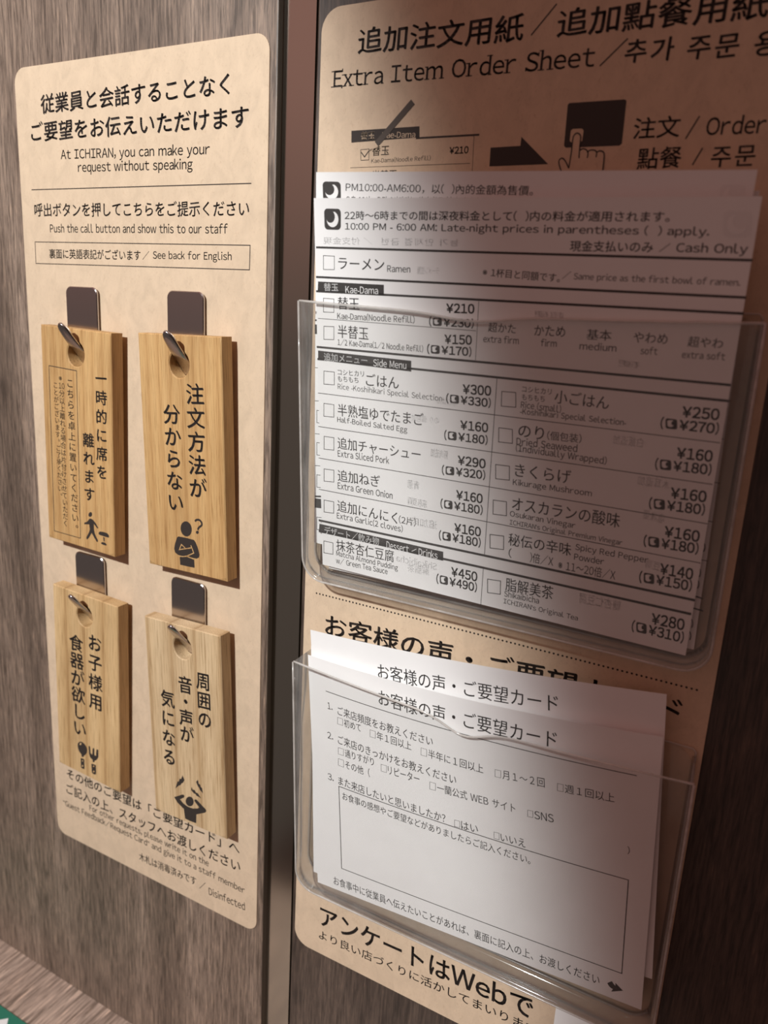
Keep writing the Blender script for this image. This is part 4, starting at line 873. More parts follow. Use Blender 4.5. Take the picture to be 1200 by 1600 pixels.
   ('t','SNS',106.56,44.1,7.62,3.66,-4.07,0.2,0,'ink',0),
   ('t','その他（',18.75,48.42,13.19,4.38,-0.3,0.2,0,'ink',0),
   ('t',')',141.94,48.96,0.8,3.46,-3.55,0.8,0,'ink',0),
   ('t','3.',8.62,57.95,3.22,3.43,-2.89,0.2,0,'ink',0),
   ('t','また来店したいと思いましたか？',14.55,58.01,53.98,4.49,0.74,0.3,0,'ink',0),
   ('t','はい',75.66,59.26,7.43,3.99,-3.56,0.2,0,'ink',0),
   ('t','いいえ',92.89,59.08,10.35,3.86,-2.07,0.2,0,'ink',0),
  ],
  ('E', 'checkbox#初めて'): [
   ('l',[(15.71,25.89),(18.52,25.84),(18.36,29.09),(15.54,29.15)],0.16,'ink',0,1,0),
  ],
  ('E', 'checkbox#年１回以上'): [
   ('l',[(33.01,26.67),(35.76,26.66),(35.61,30.02),(32.86,30.04)],0.16,'ink',0,1,0),
  ],
  ('E', 'checkbox#半年に１回以上'): [
   ('l',[(58.01,27.77),(60.64,27.75),(60.55,31.16),(57.91,31.2)],0.16,'ink',0,1,0),
  ],
  ('E', 'checkbox#月１〜２回'): [
   ('l',[(90.47,28.27),(92.84,28.11),(92.86,31.36),(90.47,31.53)],0.15,'ink',0,1,0),
  ],
  ('E', 'checkbox#週１回以上'): [
   ('l',[(115.18,27.55),(117.37,27.45),(117.47,30.57),(115.27,30.69)],0.16,'ink',0,1,0),
  ],
  ('E', 'checkbox#通りすがり'): [
   ('l',[(15.39,41.05),(18.22,40.94),(18.05,44.27),(15.22,44.39)],0.17,'ink',0,1,0),
  ],
  ('E', 'checkbox#リピーター'): [
   ('l',[(38.05,41.99),(40.78,41.91),(40.64,45.33),(37.91,45.43)],0.16,'ink',0,1,0),
  ],
  ('E', 'checkbox#一蘭公式 WEB サイト'): [
   ('l',[(61.66,42.97),(64.3,42.86),(64.22,46.35),(61.57,46.48)],0.16,'ink',0,1,0),
  ],
  ('E', 'checkbox#SNS'): [
   ('l',[(103.88,42.82),(105.96,42.67),(106.02,45.62),(103.93,45.78)],0.16,'ink',0,1,0),
  ],
  ('E', 'checkbox#その他（'): [
   ('l',[(15.11,46.71),(18.04,46.67),(17.87,50.2),(14.93,50.24)],0.17,'ink',0,1,0),
  ],
  ('E', 'checkbox#はい'): [
   ('l',[(72.71,57.85),(75.05,57.7),(75.0,60.91),(72.66,61.07)],0.16,'ink',0,1,0),
  ],
  ('E', 'checkbox#いいえ'): [
   ('l',[(90.09,57.64),(92.29,57.55),(92.3,60.67),(90.09,60.77)],0.16,'ink',0,1,0),
  ],
  ('E', 'comment_frame'): [
   ('l',[(14.68,61.13),(143.01,61.85),(142.96,105.07),(14.12,105.42)],0.37,'ink',0,1,0),
  ],
  ('E', 'comment_lettering'): [
   ('t','お食事の感想やご要望などがありましたらご記入ください。',16.45,65.36,88.98,4.12,0.38,0.2,0,'ink',0),
  ],
  ('E', 'footnote_lettering'): [
   ('t','お食事中に従業員へ伝えたいことがあれば、裏面に記入の上、お渡しください',9.25,113.87,125.46,4.86,-0.69,0.2,0,'ink',0),
  ],
  ('E', 'turn_arrow'): [
   ('p',[(137.69,112.2),(139.43,110.39),(140.19,111.45),(140.91,111.98),(140.83,110.6),(143.9,112.94),(139.44,115.54),(139.98,114.07),(138.73,113.58)],'ink',0,0),
  ],
}
# ---------------------------------------------------------------- printed matter
_glyphs = {}
def wide(c):
    """plain letters and figures are set in the same face as the kana around them"""
    return chr(ord(c) + 0xFEE0) if c.isalnum() and ord(c) < 128 or c in '()/,:?.' else '\uffe5' if c == '\u00a5' else c

def _collect():
    need = set()
    for rows in PRINT.values():
        for r in rows:
            if r[0] in 'tv':
                for s in r[1]: need.update(wide(c) for c in s if c != ' ')
    made = []
    for ch in sorted(need):
        c = bpy.data.curves.new('type', 'FONT'); c.body = ch; c.resolution_u = 3
        o = bpy.data.objects.new('type', c); COL.objects.link(o); made.append((ch, o, c))
    dg = bpy.context.evaluated_depsgraph_get()
    for ch, o, c in made:
        me = bpy.data.meshes.new_from_object(o.evaluated_get(dg))
        _glyphs[ch] = ([(v.co.x, v.co.y) for v in me.vertices], [tuple(p.vertices) for p in me.polygons])
        bpy.data.meshes.remove(me)
    for ch, o, c in made:
        bpy.data.objects.remove(o); bpy.data.curves.remove(c)

def stamps(wt, style):
    """the offsets at which a stroke is laid down again to thicken it"""
    if style == 2: return [(-.013 * wt, .013 * wt), (.002 * wt, .004 * wt), (.013 * wt, -.013 * wt)]
    if wt < 0.15: return [(0, 0)]
    d = .0105 * wt
    if wt < 0.6: return [(-d, 0), (d, 0)]
    if wt < 1.2: return [(-d, -d * .7), (d, -d * .7), (0, d)]
    return [(-d, -d), (d, -d), (-d, d), (d, d)]

_STEM = set('HIlimnhbdpruMNDEFBKLPR1UJ'); _DIAG = set('AVWvwxyTYzZk7/')
SERIFS = {'E': ((0, 0, -1, .26), (0, 1, -1, .26), (1, 0, 2, .2), (1, 1, 2, .2)), 'I': ((.5, 0, 0, .36), (.5, 1, 0, .36)),
          'x': ((.08, 0, 0, .3), (.92, 0, 0, .3), (.08, 1, 0, .3), (.92, 1, 0, .3)), 'r': ((.13, 0, 0, .32), (.0, 1, -1, .2)),
          'm': ((.05, 0, 0, .26), (.5, 0, 0, .22), (.95, 0, 0, .26), (0, 1, -1, .16)), 'h': ((.08, 0, 0, .3), (.92, 0, 0, .3), (0, 1, -1, .18)),
          'd': ((1, 0, 1, .18), (.9, 1, -1, .28)), 't': ((.9, 0, 1, .1),), 'S': ((.04, .14, 2, .22), (.96, .86, 2, .22)), 'a': ((1, 0, 1, .16),)}

class Sheet:
    """collects print (mm, x right, y down) for one part, then builds it as one mesh"""
    def __init__(self): self.v = []; self.f = []; self.i = []; self.mats = []
    def mat(self, key):
        if key not in self.mats: self.mats.append(key)
        return self.mats.index(key)
    def add(self, pts, faces, key, z):
        b = len(self.v); self.v += [(x / 1000, -y / 1000, z / 1000) for x, y in pts]
        k = self.mat(key)
        for f in faces: self.f.append(tuple(b + j for j in f)); self.i.append(k)

def line_glyphs(body, wt, style):
    V, Fc, x = [], [], 0.0
    for ch in body:
        if ch == ' ': x += 0.36; continue
        v, f = _glyphs[wide(ch)]
        latin = wide(ch) != ch or ord(ch) < 0x2000 or ch in '“”'
        if latin:
            side = .065 if ch in _STEM else .015 if ch in _DIAG else .042
            x0 = min(p[0] for p in v); x1 = max(p[0] for p in v); y0 = min(p[1] for p in v); y1 = max(p[1] for p in v)
            x += side; v = [(p[0] - x0 + x, p[1]) for p in v]; step = x1 - x0 + side
        else:
            v = [(p[0] + x, p[1]) for p in v]; step = 1.0
        for dx, dy in stamps(wt, style):
            b = len(V)
            V += [(px + dx, py + dy + (0.07 * (px - x - .5) if style == 2 else 0)) for px, py in v]
            Fc += [tuple(b + j for j in q) for q in f]
        if style == 3:
            for (sx, sy, kind, ln) in SERIFS.get(ch, ()):
                cx = x + sx * (x1 - x0); cy = y0 + sy * (y1 - y0); t = 0.045
                if kind == 2: q = [(cx - .03, cy - ln / 2 * .7), (cx + .035, cy - ln / 2 * .7), (cx + .035, cy + ln / 2 * .7), (cx - .03, cy + ln / 2 * .7)]
                else:
                    cx += 0.02 if kind == -1 else -0.02 if kind == 1 else 0
                    ya = cy if sy < .5 else cy - t
                    q = [(cx - ln / 2, ya), (cx + ln / 2, ya), (cx + ln / 2, ya + t), (cx - ln / 2, ya + t)]
                    if kind == -1: q = [(cx - ln * .65, ya), (cx + ln * .35, ya), (cx + ln * .35, ya + t), (cx - ln * .65, ya + t)]
                b = len(V); V += q; Fc.append((b, b + 1, b + 2, b + 3))
        x += step
    return V, Fc

def put_text(sh, r, z, inkmap):
    _, body, x, y, w, h, ang, wt, style, col, mir = r
    v, f = line_glyphs(body, wt, style)
    x0 = min(p[0] for p in v); x1 = max(p[0] for p in v); y0 = min(p[1] for p in v); y1 = max(p[1] for p in v)
    ca, sa = math.cos(math.radians(ang)), math.sin(math.radians(ang))
    out = []
    for px, py in v:
        a = (px - x0) / (x1 - x0) * w
        if mir: a = w - a
        b = -(py - (y0 + y1) / 2) / (y1 - y0) * h
        out.append((x + a * ca - b * sa, y + a * sa + b * ca))
    sh.add(out, [q[::-1] for q in f] if mir else f, inkmap.get(col, col), z + (0.06 if col in ('paper', 'panel') else 0))

def put_column(sh, r, z, inkmap):
    _, chars, x0, y0, x1, y1, ew, eh, wt, style, col = r
    n = len(chars)
    for i, ch in enumerate(chars):
        t = i / max(1, n - 1); cx = x0 + (x1 - x0) * t; cy = y0 + (y1 - y0) * t
        if len(ch) > 1:
            v, f = line_glyphs(ch, 0, 0)
            a = min(p[0] for p in v); b = max(p[0] for p in v); v = [((p[0] - a) / (b - a), p[1]) for p in v]
        else:
            v, f = _glyphs[wide(ch)]
        if ch == '。': v = [(p[0] + .5, p[1] + .45) for p in v]
        for dx, dy in stamps(wt, style):
            pts = []
            for px, py in v:
                a = px - 0.5; b = 0.38 - py - (0.07 * a if style == 2 else 0)
                pts.append((cx + (a + dx) * ew, cy + (b - dy) * eh))
            sh.add(pts, f, inkmap.get(col, col), z)

def smooth_line(pts, closed=False, n=6):
    if len(pts) < 3: return pts
    out = []; m = len(pts)
    g = (lambda i: pts[i % m]) if closed else (lambda i: pts[min(max(i, 0), m - 1)])
    for i in range(m if closed else m - 1):
        p0, p1, p2, p3 = g(i - 1), g(i), g(i + 1), g(i + 2)
        for k in range(n):
            t = k / n
            out.append(tuple(0.5 * (2 * p1[j] + (p2[j] - p0[j]) * t + (2 * p0[j] - 5 * p1[j] + 4 * p2[j] - p3[j]) * t * t + (3 * p1[j] - p0[j] - 3 * p2[j] + p3[j]) * t ** 3) for j in (0, 1)))
    if not closed: out.append(pts[-1])
    return out

def put_stroke(sh, r, z, inkmap):
    _, pts, w, col, dz, closed, smooth = r
    if smooth: pts = smooth_line(pts, closed)
    dense = []
    for a, b in zip(pts, pts[1:] + (pts[:1] if closed else [])):
        k = max(1, int(math.dist(a, b) / 8)); dense += [(a[0] + (b[0] - a[0]) * i / k, a[1] + (b[1] - a[1]) * i / k) for i in range(k)]
    pts = dense if closed else dense + [pts[-1]]
    n = len(pts); L, R = [], []
    for i in range(n):
        p = pts[i]
        a = pts[(i - 1) % n] if (closed or i) else None
        b = pts[(i + 1) % n] if (closed or i < n - 1) else None
        ds = []
        for s, e in ((a, p), (p, b)):
            if s is None or e is None: continue
            d = (e[0] - s[0], e[1] - s[1]); k = math.hypot(*d) or 1; ds.append((d[0] / k, d[1] / k))
        tx = sum(d[0] for d in ds); ty = sum(d[1] for d in ds); k = math.hypot(tx, ty) or 1; tx /= k; ty /= k
        c = max(0.45, tx * ds[0][0] + ty * ds[0][1]); o = w / 2 / c
        L.append((p[0] - ty * o, p[1] + tx * o)); R.append((p[0] + ty * o, p[1] - tx * o))
    faces = [(i, (i + 1) % n, n + (i + 1) % n, n + i) for i in range(n if closed else n - 1)]
    sh.add(L + R, faces, inkmap.get(col, col), z + dz * 0.06)

def put_poly(sh, r, z, inkmap):
    _, pts, col, dz, smooth = r
    if smooth: pts = smooth_line(pts, True, 5)
    from mathutils.geometry import tessellate_polygon
    tri = tessellate_polygon([[Vector((p[0], p[1], 0)) for p in pts]])
    sh.add(pts, [tuple(t) for t in tri], inkmap.get(col, col), z + dz * 0.06)

def put_dots(sh, r, z, inkmap):
    _, x0, y0, x1, y1, n, rad = r
    for i in range(n):
        t = i / (n - 1); cx = x0 + (x1 - x0) * t; cy = y0 + (y1 - y0) * t
        sh.add([(cx + rad * math.cos(k * math.pi / 6), cy + rad * math.sin(k * math.pi / 6)) for k in range(12)], [tuple(range(12))], 'ink', z)

def print_part(frame, part, name, parent, z=0.05, ink='ink', wood='tag_pale', off=(0, 0), bow=None):
    sh = Sheet(); im = {'ink': ink, 'wood_line': wood}
    for r in PRINT[(frame, part)]:
        {'t': put_text, 'v': put_column, 'l': put_stroke, 'p': put_poly, 'd': put_dots}[r[0]](sh, r, z, im)
    v = [(x - off[0] / 1000, y + off[1] / 1000, zz + (bow(x, y) if bow else 0)) for x, y, zz in sh.v]
    return mesh_obj(name.split('#')[0], v, sh.f, [M[k] for k in sh.mats], sh.i, parent)

_collect()

# ---------------------------------------------------------------- the setting
def wall_board(name, u0, u1, v0, v1, h0, h1, mat, edge):
    v, f = box_verts(u0 / 1000, u1 / 1000, -h1 / 1000, -h0 / 1000, Z0 - v1 / 1000, Z0 - v0 / 1000)
    o = mesh_obj(name, v, f, [mat, edge], [0, 0, 0, 1, 0, 1])
    bv = o.modifiers.new('soft_edge', 'BEVEL'); bv.width = 0.0007; bv.segments = 2; bv.limit_method = 'ANGLE'
    return put(o, kind='structure')

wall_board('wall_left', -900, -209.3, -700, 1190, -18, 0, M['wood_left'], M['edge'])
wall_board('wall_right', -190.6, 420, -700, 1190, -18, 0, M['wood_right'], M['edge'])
v, f = box_verts(-0.2093, -0.1906, 0.0165, 0.018, Z0 - 0.441, Z0 + 0.7)
put(mesh_obj('trim_2', v, f, M['gap']), kind='structure')
v, f = box_verts(-0.2093, -0.1937, 0.0035, 0.0165, Z0 - 0.441, Z0 + 0.7)
put(mesh_obj('trim_1', v, f, M['channel']), kind='structure')
v, f = box_verts(-0.9, 0.42, -1.6, 0.2, -0.02, 0.0)
put(mesh_obj('floor', v, f, new_mat('dark_floor_tile', 0.5, 0.4, 0, (0.06, 0.045, 0.04))[0]), kind='structure')

v, f = box_verts(-0.9, 0.42, -0.14, -0.0001, Z0 - 0.4413 - 0.03, Z0 - 0.4413)
counter = empty('counter', Matrix.Translation((-0.24, -0.07, 0)))
def under(name, verts, faces, mat):
    return mesh_obj(name, [(x + 0.24, y + 0.07, z) for x, y, z in verts], faces, mat, None, counter)
under('worktop', v, f, M['wood_counter'])
for x in (-0.86, 0.36):
    v, f = box_verts(x, x + 0.04, -0.12, -0.02, 0.0, Z0 - 0.4713)
    under('support_panel', v, f, M['wood_right'])
put(counter, 'pale brown wood-grain counter top meeting the wall at the lower left', 'counter')

# ---------------------------------------------------------------- the two printed sign panels
def sign(name, u0, v0, w, h, r, label):
    root = empty(name, wall_matrix(u0, v0, 0.0))
    slab('board', rounded(w, h, r), 0.02, 0.56, M['panel'], root, 0.12)
    return put(root, label, 'sign')

LU, LV = -368.6, -106.4
left = sign('instruction_sign', LU, LV, 155.6, 431.0, 7.0, 'tall beige instruction sign on the left wall behind four hanging wooden tags')
RU, RV = -188.4, -111.5
right = sign('order_sign', RU, RV, 175.0, 428.6, 8.5, 'tall beige order sign on the right wall behind the clear paper pockets')
LBL = {'heading_lettering': 'black brush lettering', 'instruction_lettering': 'black lettering', 'english_lettering': 'thin black english lettering', 'feedback_lettering': 'large black brush lettering', 'survey_lettering': 'black lettering', 'code_patch': 'blank white square patch', 'button_drawing': 'drawing of a finger pressing a dark button', 'order_drawing': 'drawing of a pencil ticking an order form', 'order_arrow': 'dark right-pointing arrow'}
for (fr, part) in PRINT:
    if fr == 'W':
        side, nm = part.split('_', 1)
        o = print_part(fr, part, nm, left if side == 'left' else right, 0.61, 'ink', 'tag_pale', (LU, LV) if side == 'left' else (RU, RV))
        if nm in LBL: o['label'] = LBL[nm]

# ---------------------------------------------------------------- steel hooks and wooden tags
TW, TH, TT = 49.7, 112.56, 7.6

def tag_board(parent, mat, hx, hy, hr, seed):
    """drilled wooden board: outer rim, hole and softened edges in one mesh"""
    rnd = random.Random(seed)
    ang = sorted(set([i * 2 * math.pi / 64 for i in range(64)] + [math.atan2(y - hy, x - hx) % (2 * math.pi) for x, y in ((0, 0), (TW, 0), (TW, -TH), (0, -TH))]))
    def edge(a, inset):
        dx, dy = math.cos(a), math.sin(a); t = 1e9
        for (d, lo, hi, o) in ((dx, inset, TW - inset, hx), (dy, -TH + inset, -inset, hy)):
            if d > 1e-9: t = min(t, (hi - o) / d)
            elif d < -1e-9: t = min(t, (lo - o) / d)
        return hx + dx * t, hy + dy * t
    bm = bmesh.new()
    R = lambda pts, z: [bm.verts.new((x / 1000, y / 1000, z / 1000)) for x, y in pts]
    c = 0.45
    circ = lambda r: [(hx + r * math.cos(a), hy + 1.05 * r * math.sin(a)) for a in ang]
    rings = [R(circ(hr), -TT + c), R(circ(hr), -c), R(circ(hr + c), 0), R([edge(a, c) for a in ang], 0), R([edge(a, 0) for a in ang], -c),
             R([edge(a, 0) for a in ang], -TT + c), R([edge(a, c) for a in ang], -TT), R(circ(hr + c), -TT)]
    n = len(ang)
    for a, b in zip(rings, rings[1:] + rings[:1]):
        for i in range(n): bm.faces.new((a[i], a[(i + 1) % n], b[(i + 1) % n], b[i]))
    return bm_obj('board', bm, mat, parent)

def make_tag(k, mat, wood, label, seed):
    root = empty('wooden_tag', frame_matrix(FRAMES['T%d' % k]))
    hx, hy = {1: (25.1, -12.2), 2: (24.8, -13.0), 3: (24.6, -12.3), 4: (25.0, -11.6)}[k]
    tag_board(root, mat, hx, hy, 6.0, seed)
    for (fr, part) in PRINT:
        if fr == 'T%d' % k:
            o = print_part(fr, part, part, root, 0.03, 'ink', wood)
            if part == 'pictogram': o['label'] = PICT[k]
    return put(root, label, 'wooden tag', 'wooden request tags on the left sign')

PICT = {1: 'black pictogram of a person walking away from a stool', 2: 'black pictogram of a person with crossed arms and a question mark',
        3: 'black pictogram of a spoon and fork', 4: 'black pictogram of a person holding their head under lightning bolts'}
make_tag(1, M['tag_warm'], 'tag_warm', 'orange-brown wooden tag at upper left with a boxed note and walking figure', 1)
make_tag(2, M['tag_warm'], 'tag_warm', 'orange-brown wooden tag at upper right with a cross-armed figure and question mark', 2)
make_tag(3, M['tag_gold'], 'tag_gold', 'golden wooden tag at lower left with a spoon and fork', 3)
make_tag(4, M['tag_pale'], 'tag_pale', 'pale wooden tag at lower right with lightning bolts over a head-holding figure', 4)

def strap(name, path, w0, w1, t, parent, mat):
    """flat bent strip along (y, z) points, tapering and round-ended"""
    bm = bmesh.new(); rows = []
    n = len(path)
    for i, (y, z) in enumerate(path):
        a = path[max(0, i - 1)]; b = path[min(n - 1, i + 1)]
        ty, tz = b[0] - a[0], b[1] - a[1]; k = math.hypot(ty, tz) or 1; ny, nz = -tz / k, ty / k
        s = i / (n - 1); w = w0 + (w1 - w0) * s
        if s > 0.86: w *= math.sqrt(max(0.04, 1 - ((s - 0.86) / 0.145) ** 2))
        row = []
        for (sx, sn) in ((-1, -.6), (-.8, -1), (.8, -1), (1, -.6), (1, .6), (.8, 1), (-.8, 1), (-1, .6)):
            row.append(bm.verts.new((sx * w / 2000, (y + ny * sn * t / 2) / 1000, (z + nz * sn * t / 2) / 1000)))
        rows.append(row)
    for a, b in zip(rows, rows[1:]):
        for i in range(8): bm.faces.new((a[i], a[(i + 1) % 8], b[(i + 1) % 8], b[i]))
    bm.faces.new(rows[0]); bm.faces.new(rows[-1])
    return bm_obj(name, bm, mat, parent, True)

def bezier(p0, p1, p2, p3, n):
    return [tuple((1 - t) ** 3 * p0[j] + 3 * t * (1 - t) ** 2 * p1[j] + 3 * t * t * (1 - t) * p2[j] + t ** 3 * p3[j] for j in (0, 1)) for t in [i / n for i in range(n + 1)]]

PW = 22.0
def hook_parts(root):
    slab('plate', [(x - PW / 2, y) for x, y in rounded(PW, 45, 3.2)], 1.2, 2.2, M['steel'], root, 0.35)
    slab('adhesive_pad', [(x - PW / 2 + 1.5, y - 1.5) for x, y in rounded(PW - 3, 40, 2)], 0.0, 1.2, M['edge'], root)
    # the strip leaves the foot of the plate, turns out through the tag and rises to a rounded tip
    path = [(-46, 1.7), (-43.0, 1.7)] + bezier((-41, 1.7), (-34.5, 2.2), (-32.5, 5.8), (-29.2, 9.2), 10)[1:] + bezier((-29.2, 9.2), (-26.0, 12.4), (-22.4, 15.2), (-17.6, 18.6), 10)[1:]
    h = strap('hook', path, 9.4, 6.4, 1.2, root, M['steel']); h.location.x = 0.0038

HOOKS = [(-325.2, -4.8, 'steel hook plate holding the tag with the walking figure'),
         (-257.2, -5.0, 'steel hook plate holding the tag with the question mark figure'),
         (-327.5, 134.4, 'steel hook plate holding the spoon and fork tag'),
         (-257.3, 134.0, 'steel hook plate holding the lightning bolt tag')]
base = None
for u, v, lab in HOOKS:
    if base is None:
        base = o = empty('wall_hook', wall_matrix(u, v, 0.58)); hook_parts(o)
    else:
        o = base.copy(); COL.objects.link(o); o.matrix_world = wall_matrix(u, v, 0.58)
        for ch in list(base.children):
            c = ch.copy(); COL.objects.link(c); c.parent = o; c.matrix_parent_inverse = ch.matrix_parent_inverse.copy()
    put(o, lab, 'hook', 'steel wall hooks on the left sign')

# ---------------------------------------------------------------- papers
def sheet_board(name, w, h, root, mat, bow=None):
    nx, ny = 24, 24; v, f = [], []
    for s in (0, 1):
        for j in range(ny + 1):
            for i in range(nx + 1):
                x, y = w * i / nx / 1000, -h * j / ny / 1000; v.append((x, y, (-0.00011 if s else 0.0) + (bow(x, y) if bow else 0)))
    o = (nx + 1) * (ny + 1); q = lambda i, j: j * (nx + 1) + i
    for j in range(ny):
        for i in range(nx):
            a = (q(i, j), q(i, j + 1), q(i + 1, j + 1), q(i + 1, j)); f.append(a); f.append(tuple(o + x for x in reversed(a)))
    rim = [q(i, 0) for i in range(nx)] + [q(nx, j) for j in range(ny)] + [q(i, ny) for i in range(nx, 0, -1)] + [q(0, j) for j in range(ny, 0, -1)]
    for a, b in zip(rim, rim[1:] + rim[:1]): f.append((a, b, o + b, o + a))
    return mesh_obj(name, v, f, mat, None, root)

def paper_thing(key, name, w, h, label, cat, group, bulge=0.0):
    root = empty(name, frame_matrix(FRAMES[key]))
    bow = (lambda x, y: bulge / 1000 * (1 - (2000 * x / w - 1) ** 2) * max(0, 1 + 1000 * y / h)) if bulge else None
    sheet_board('paper', w, h, root, M['paper'], bow)
    for (fr, part) in PRINT:
        if fr == key: print_part(fr, part, part, root, 0.04, 'soft_ink', 'tag_pale', (0, 0), bow)
    return put(root, label, cat, group)

OG = 'order sheets in the upper pocket'
paper_thing('A', 'order_sheet', 152.3, 149.6, 'white order form at the front of the upper pocket, printed with prices', 'order form', OG)
paper_thing('B', 'order_sheet', 152.3, 149.6, 'white order form behind the front one, its PM10:00 line showing on top', 'order form', OG)
paper_thing('C', 'order_sheet', 152.3, 149.6, 'white order form mostly hidden, peeking out at the lower right of the upper pocket', 'order form', OG)
CG = 'feedback cards in the lower pocket'
paper_thing('E', 'feedback_card', 151.2, 118.7, 'white survey card at the front of the lower pocket with an empty comment box', 'card', CG, 6.0)
paper_thing('F', 'feedback_card', 151.2, 118.7, 'white survey card standing highest behind the front card in the lower pocket', 'card', CG, 4.4)
paper_thing('G', 'feedback_card', 151.2, 118.7, 'white card rearmost in the lower pocket, only its left edge showing', 'card', CG)

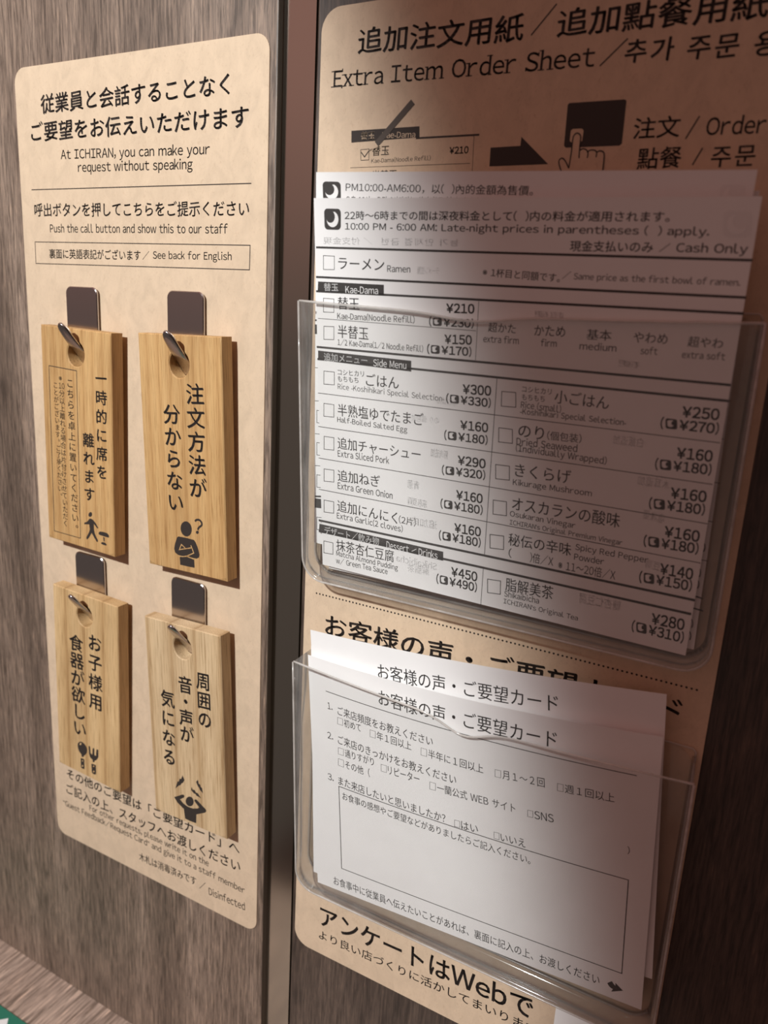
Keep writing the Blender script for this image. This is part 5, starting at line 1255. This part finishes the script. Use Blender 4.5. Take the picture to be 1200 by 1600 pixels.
# ---------------------------------------------------------------- clear acrylic pockets
def make_pocket(u, v, W, H, ht, hb, dip, label):
    """wall pocket: flat back, front leaning out towards the top, moulded rim round sides and bottom"""
    root = empty('paper_pocket', wall_matrix(u, v, 0.6))
    t = 1.2; r = 10.0; n = 60
    dep = lambda y: ht + (hb - ht) * (-y / H)          # outer depth of the front at height y
    def bottom(x):
        if x < r: return -H + r - math.sqrt(max(0, r * r - (r - x) ** 2))
        if x > W - r: return -H + r - math.sqrt(max(0, r * r - (x - W + r) ** 2))
        return -H
    xs = sorted(set([W * i / n for i in range(n + 1)] + [r * (1 - math.cos(i * math.pi / 16)) for i in range(9)] + [W - r * (1 - math.cos(i * math.pi / 16)) for i in range(9)]))
    bm = bmesh.new(); cols = []
    for x in xs:
        y1 = -dip(x); y0 = bottom(x); row = []
        for k in range(9):
            y = y1 + (y0 - y1) * k / 8
            row.append((bm.verts.new((x / 1000, y / 1000, dep(y) / 1000)), bm.verts.new((x / 1000, y / 1000, (dep(y) - t) / 1000))))
        cols.append(row)
    for a, b in zip(cols, cols[1:]):
        for k in range(8):
            bm.faces.new((a[k][0], a[k + 1][0], b[k + 1][0], b[k][0])); bm.faces.new((a[k][1], b[k][1], b[k + 1][1], a[k + 1][1]))
        bm.faces.new((a[0][0], b[0][0], b[0][1], a[0][1])).material_index = 1
    bm_obj('front_plate', bm, [M['acrylic'], M['acrylic_edge']], root)
    slab('back_plate', [(x - 1.4, y + 3.0) for x, y in rounded(W - 0.8, H + 3.0, 10, 8, (1, 1, 1, 1))], 0.0, 1.0, M['acrylic'], root)
    # rim: follows left side, bottom and right side
    path = [(0, 0), (0, -H * .3), (0, -H * .6)] + [(r - r * math.cos(a), -H + r - r * math.sin(a)) for a in [i * math.pi / 16 for i in range(9)]]
    path += [(W * i / 10, -H) for i in range(1, 10)] + [(W - r + r * math.sin(a), -H + r - r * math.cos(a)) for a in [i * math.pi / 16 for i in range(9)]] + [(W, -H * .6), (W, -H * .3), (W, 0)]
    bm = bmesh.new(); rows = []
    for i, (x, y) in enumerate(path):
        a = path[max(0, i - 1)]; b = path[min(len(path) - 1, i + 1)]; d = (b[0] - a[0], b[1] - a[1]); k = math.hypot(*d); nx, ny = -d[1] / k, d[0] / k
        draft = lambda m: ((-1.5 - 0.7 * x / W) * m, 0.6 * (-y / H) * m)
        bx, by = draft(1.0)
        row = [(x, y, dep(y)), (x + nx * t, y + ny * t, dep(y) - t), (x + bx + nx * t, y + by + ny * t, 1.0), (x + bx, y + by, 0.0)]
        rows.append([bm.verts.new((p[0] / 1000, p[1] / 1000, p[2] / 1000)) for p in row])
    for a, b in zip(rows, rows[1:]):
        for i in range(4): bm.faces.new((a[i], a[(i + 1) % 4], b[(i + 1) % 4], b[i]))
    bm.faces.new(rows[0]); bm.faces.new(rows[-1])
    bm_obj('rim', bm, M['acrylic_edge'], root, True)
    # added milky beads: the glint along the cut edges is put into their colour
    def bead(name, pts, rad):
        bm = bmesh.new(); rows = []
        for i, p in enumerate(pts):
            q0 = Vector(pts[max(0, i - 1)]); q1 = Vector(pts[min(len(pts) - 1, i + 1)]); d = (q1 - q0).normalized()
            s = d.cross(Vector((0, 0, 1))); s = s.normalized() if s.length > 1e-4 else Vector((1, 0, 0)); u = s.cross(d)
            rows.append([bm.verts.new((Vector(p) + (s * math.cos(k * math.pi / 3) + u * math.sin(k * math.pi / 3)) * rad) / 1000) for k in range(6)])
        for a, b in zip(rows, rows[1:]):
            for i in range(6): bm.faces.new((a[i], a[(i + 1) % 6], b[(i + 1) % 6], b[i]))
        bm.faces.new(rows[0]); bm.faces.new(rows[-1])
        bm_obj(name, bm, M['acrylic_glint'], root, True)
    bead('front_edge_glint', [(x, y, dep(y)) for x, y in path], 0.45)
    bead('back_edge_glint', [(x - 1.5 - 0.7 * x / W, y + 0.6 * (-y / H), 1.0) for x, y in path], 0.45)
    bead('top_edge_glint', [(x, -dip(x), dep(-dip(x)) - t / 2) for x in xs], 0.48)
    bead('back_top_edge_glint', [(-1.5, 0.0, 1.0), (-1.4, 2.0, 1.0), (-0.4, 3.0, 1.0), (W / 2, 3.0, 1.0), (W - 3.4, 3.0, 1.0), (W - 2.3, 2.0, 1.0), (W - 2.2, 0.0, 1.0)], 0.38)
    return put(root, label, 'paper holder', 'clear wall pockets on the right sign')

make_pocket(-181.5, -3.1, 166.0, 116.5, 20.6, 12.0, lambda x: 2.0 * math.sin(math.pi * x / 165.6) + 2.2 * math.exp(-((x - 73) / 16) ** 2), 'clear acrylic wall pocket holding the order forms')
make_pocket(-179.6, 149.6, 166.2, 120.4, 20.6, 13.0, lambda x: 4.6 * math.sin(math.pi * x / 165.6) + 5.2 * math.exp(-((x - 81) / 11) ** 2), 'clear acrylic wall pocket holding the feedback cards')

# ---------------------------------------------------------------- green card on the counter
gm = Matrix(((1, 0, 0, -0.47), (0, 1, 0, -0.0345), (0, 0, 1, Z0 - 0.4413), (0, 0, 0, 1)))
green = empty('counter_card', gm)
slab('board', [(x - 60, y) for x, y in rounded(190, 90, 2)], 0.05, 1.2, M['green'], green, 0.2)
mesh_obj('arrow_mark', [(0.0935, -0.0036, 0.00125), (0.104, -0.0142, 0.00125), (0.0975, -0.0142, 0.00125), (0.0975, -0.034, 0.00125), (0.0895, -0.034, 0.00125), (0.0895, -0.0142, 0.00125), (0.083, -0.0142, 0.00125)], [(6, 5, 4, 3, 2, 1, 0)], M['white'], None, green)['label'] = 'white pointed mark'
put(green, 'green card with a white mark lying on the counter at the lower left corner', 'card')
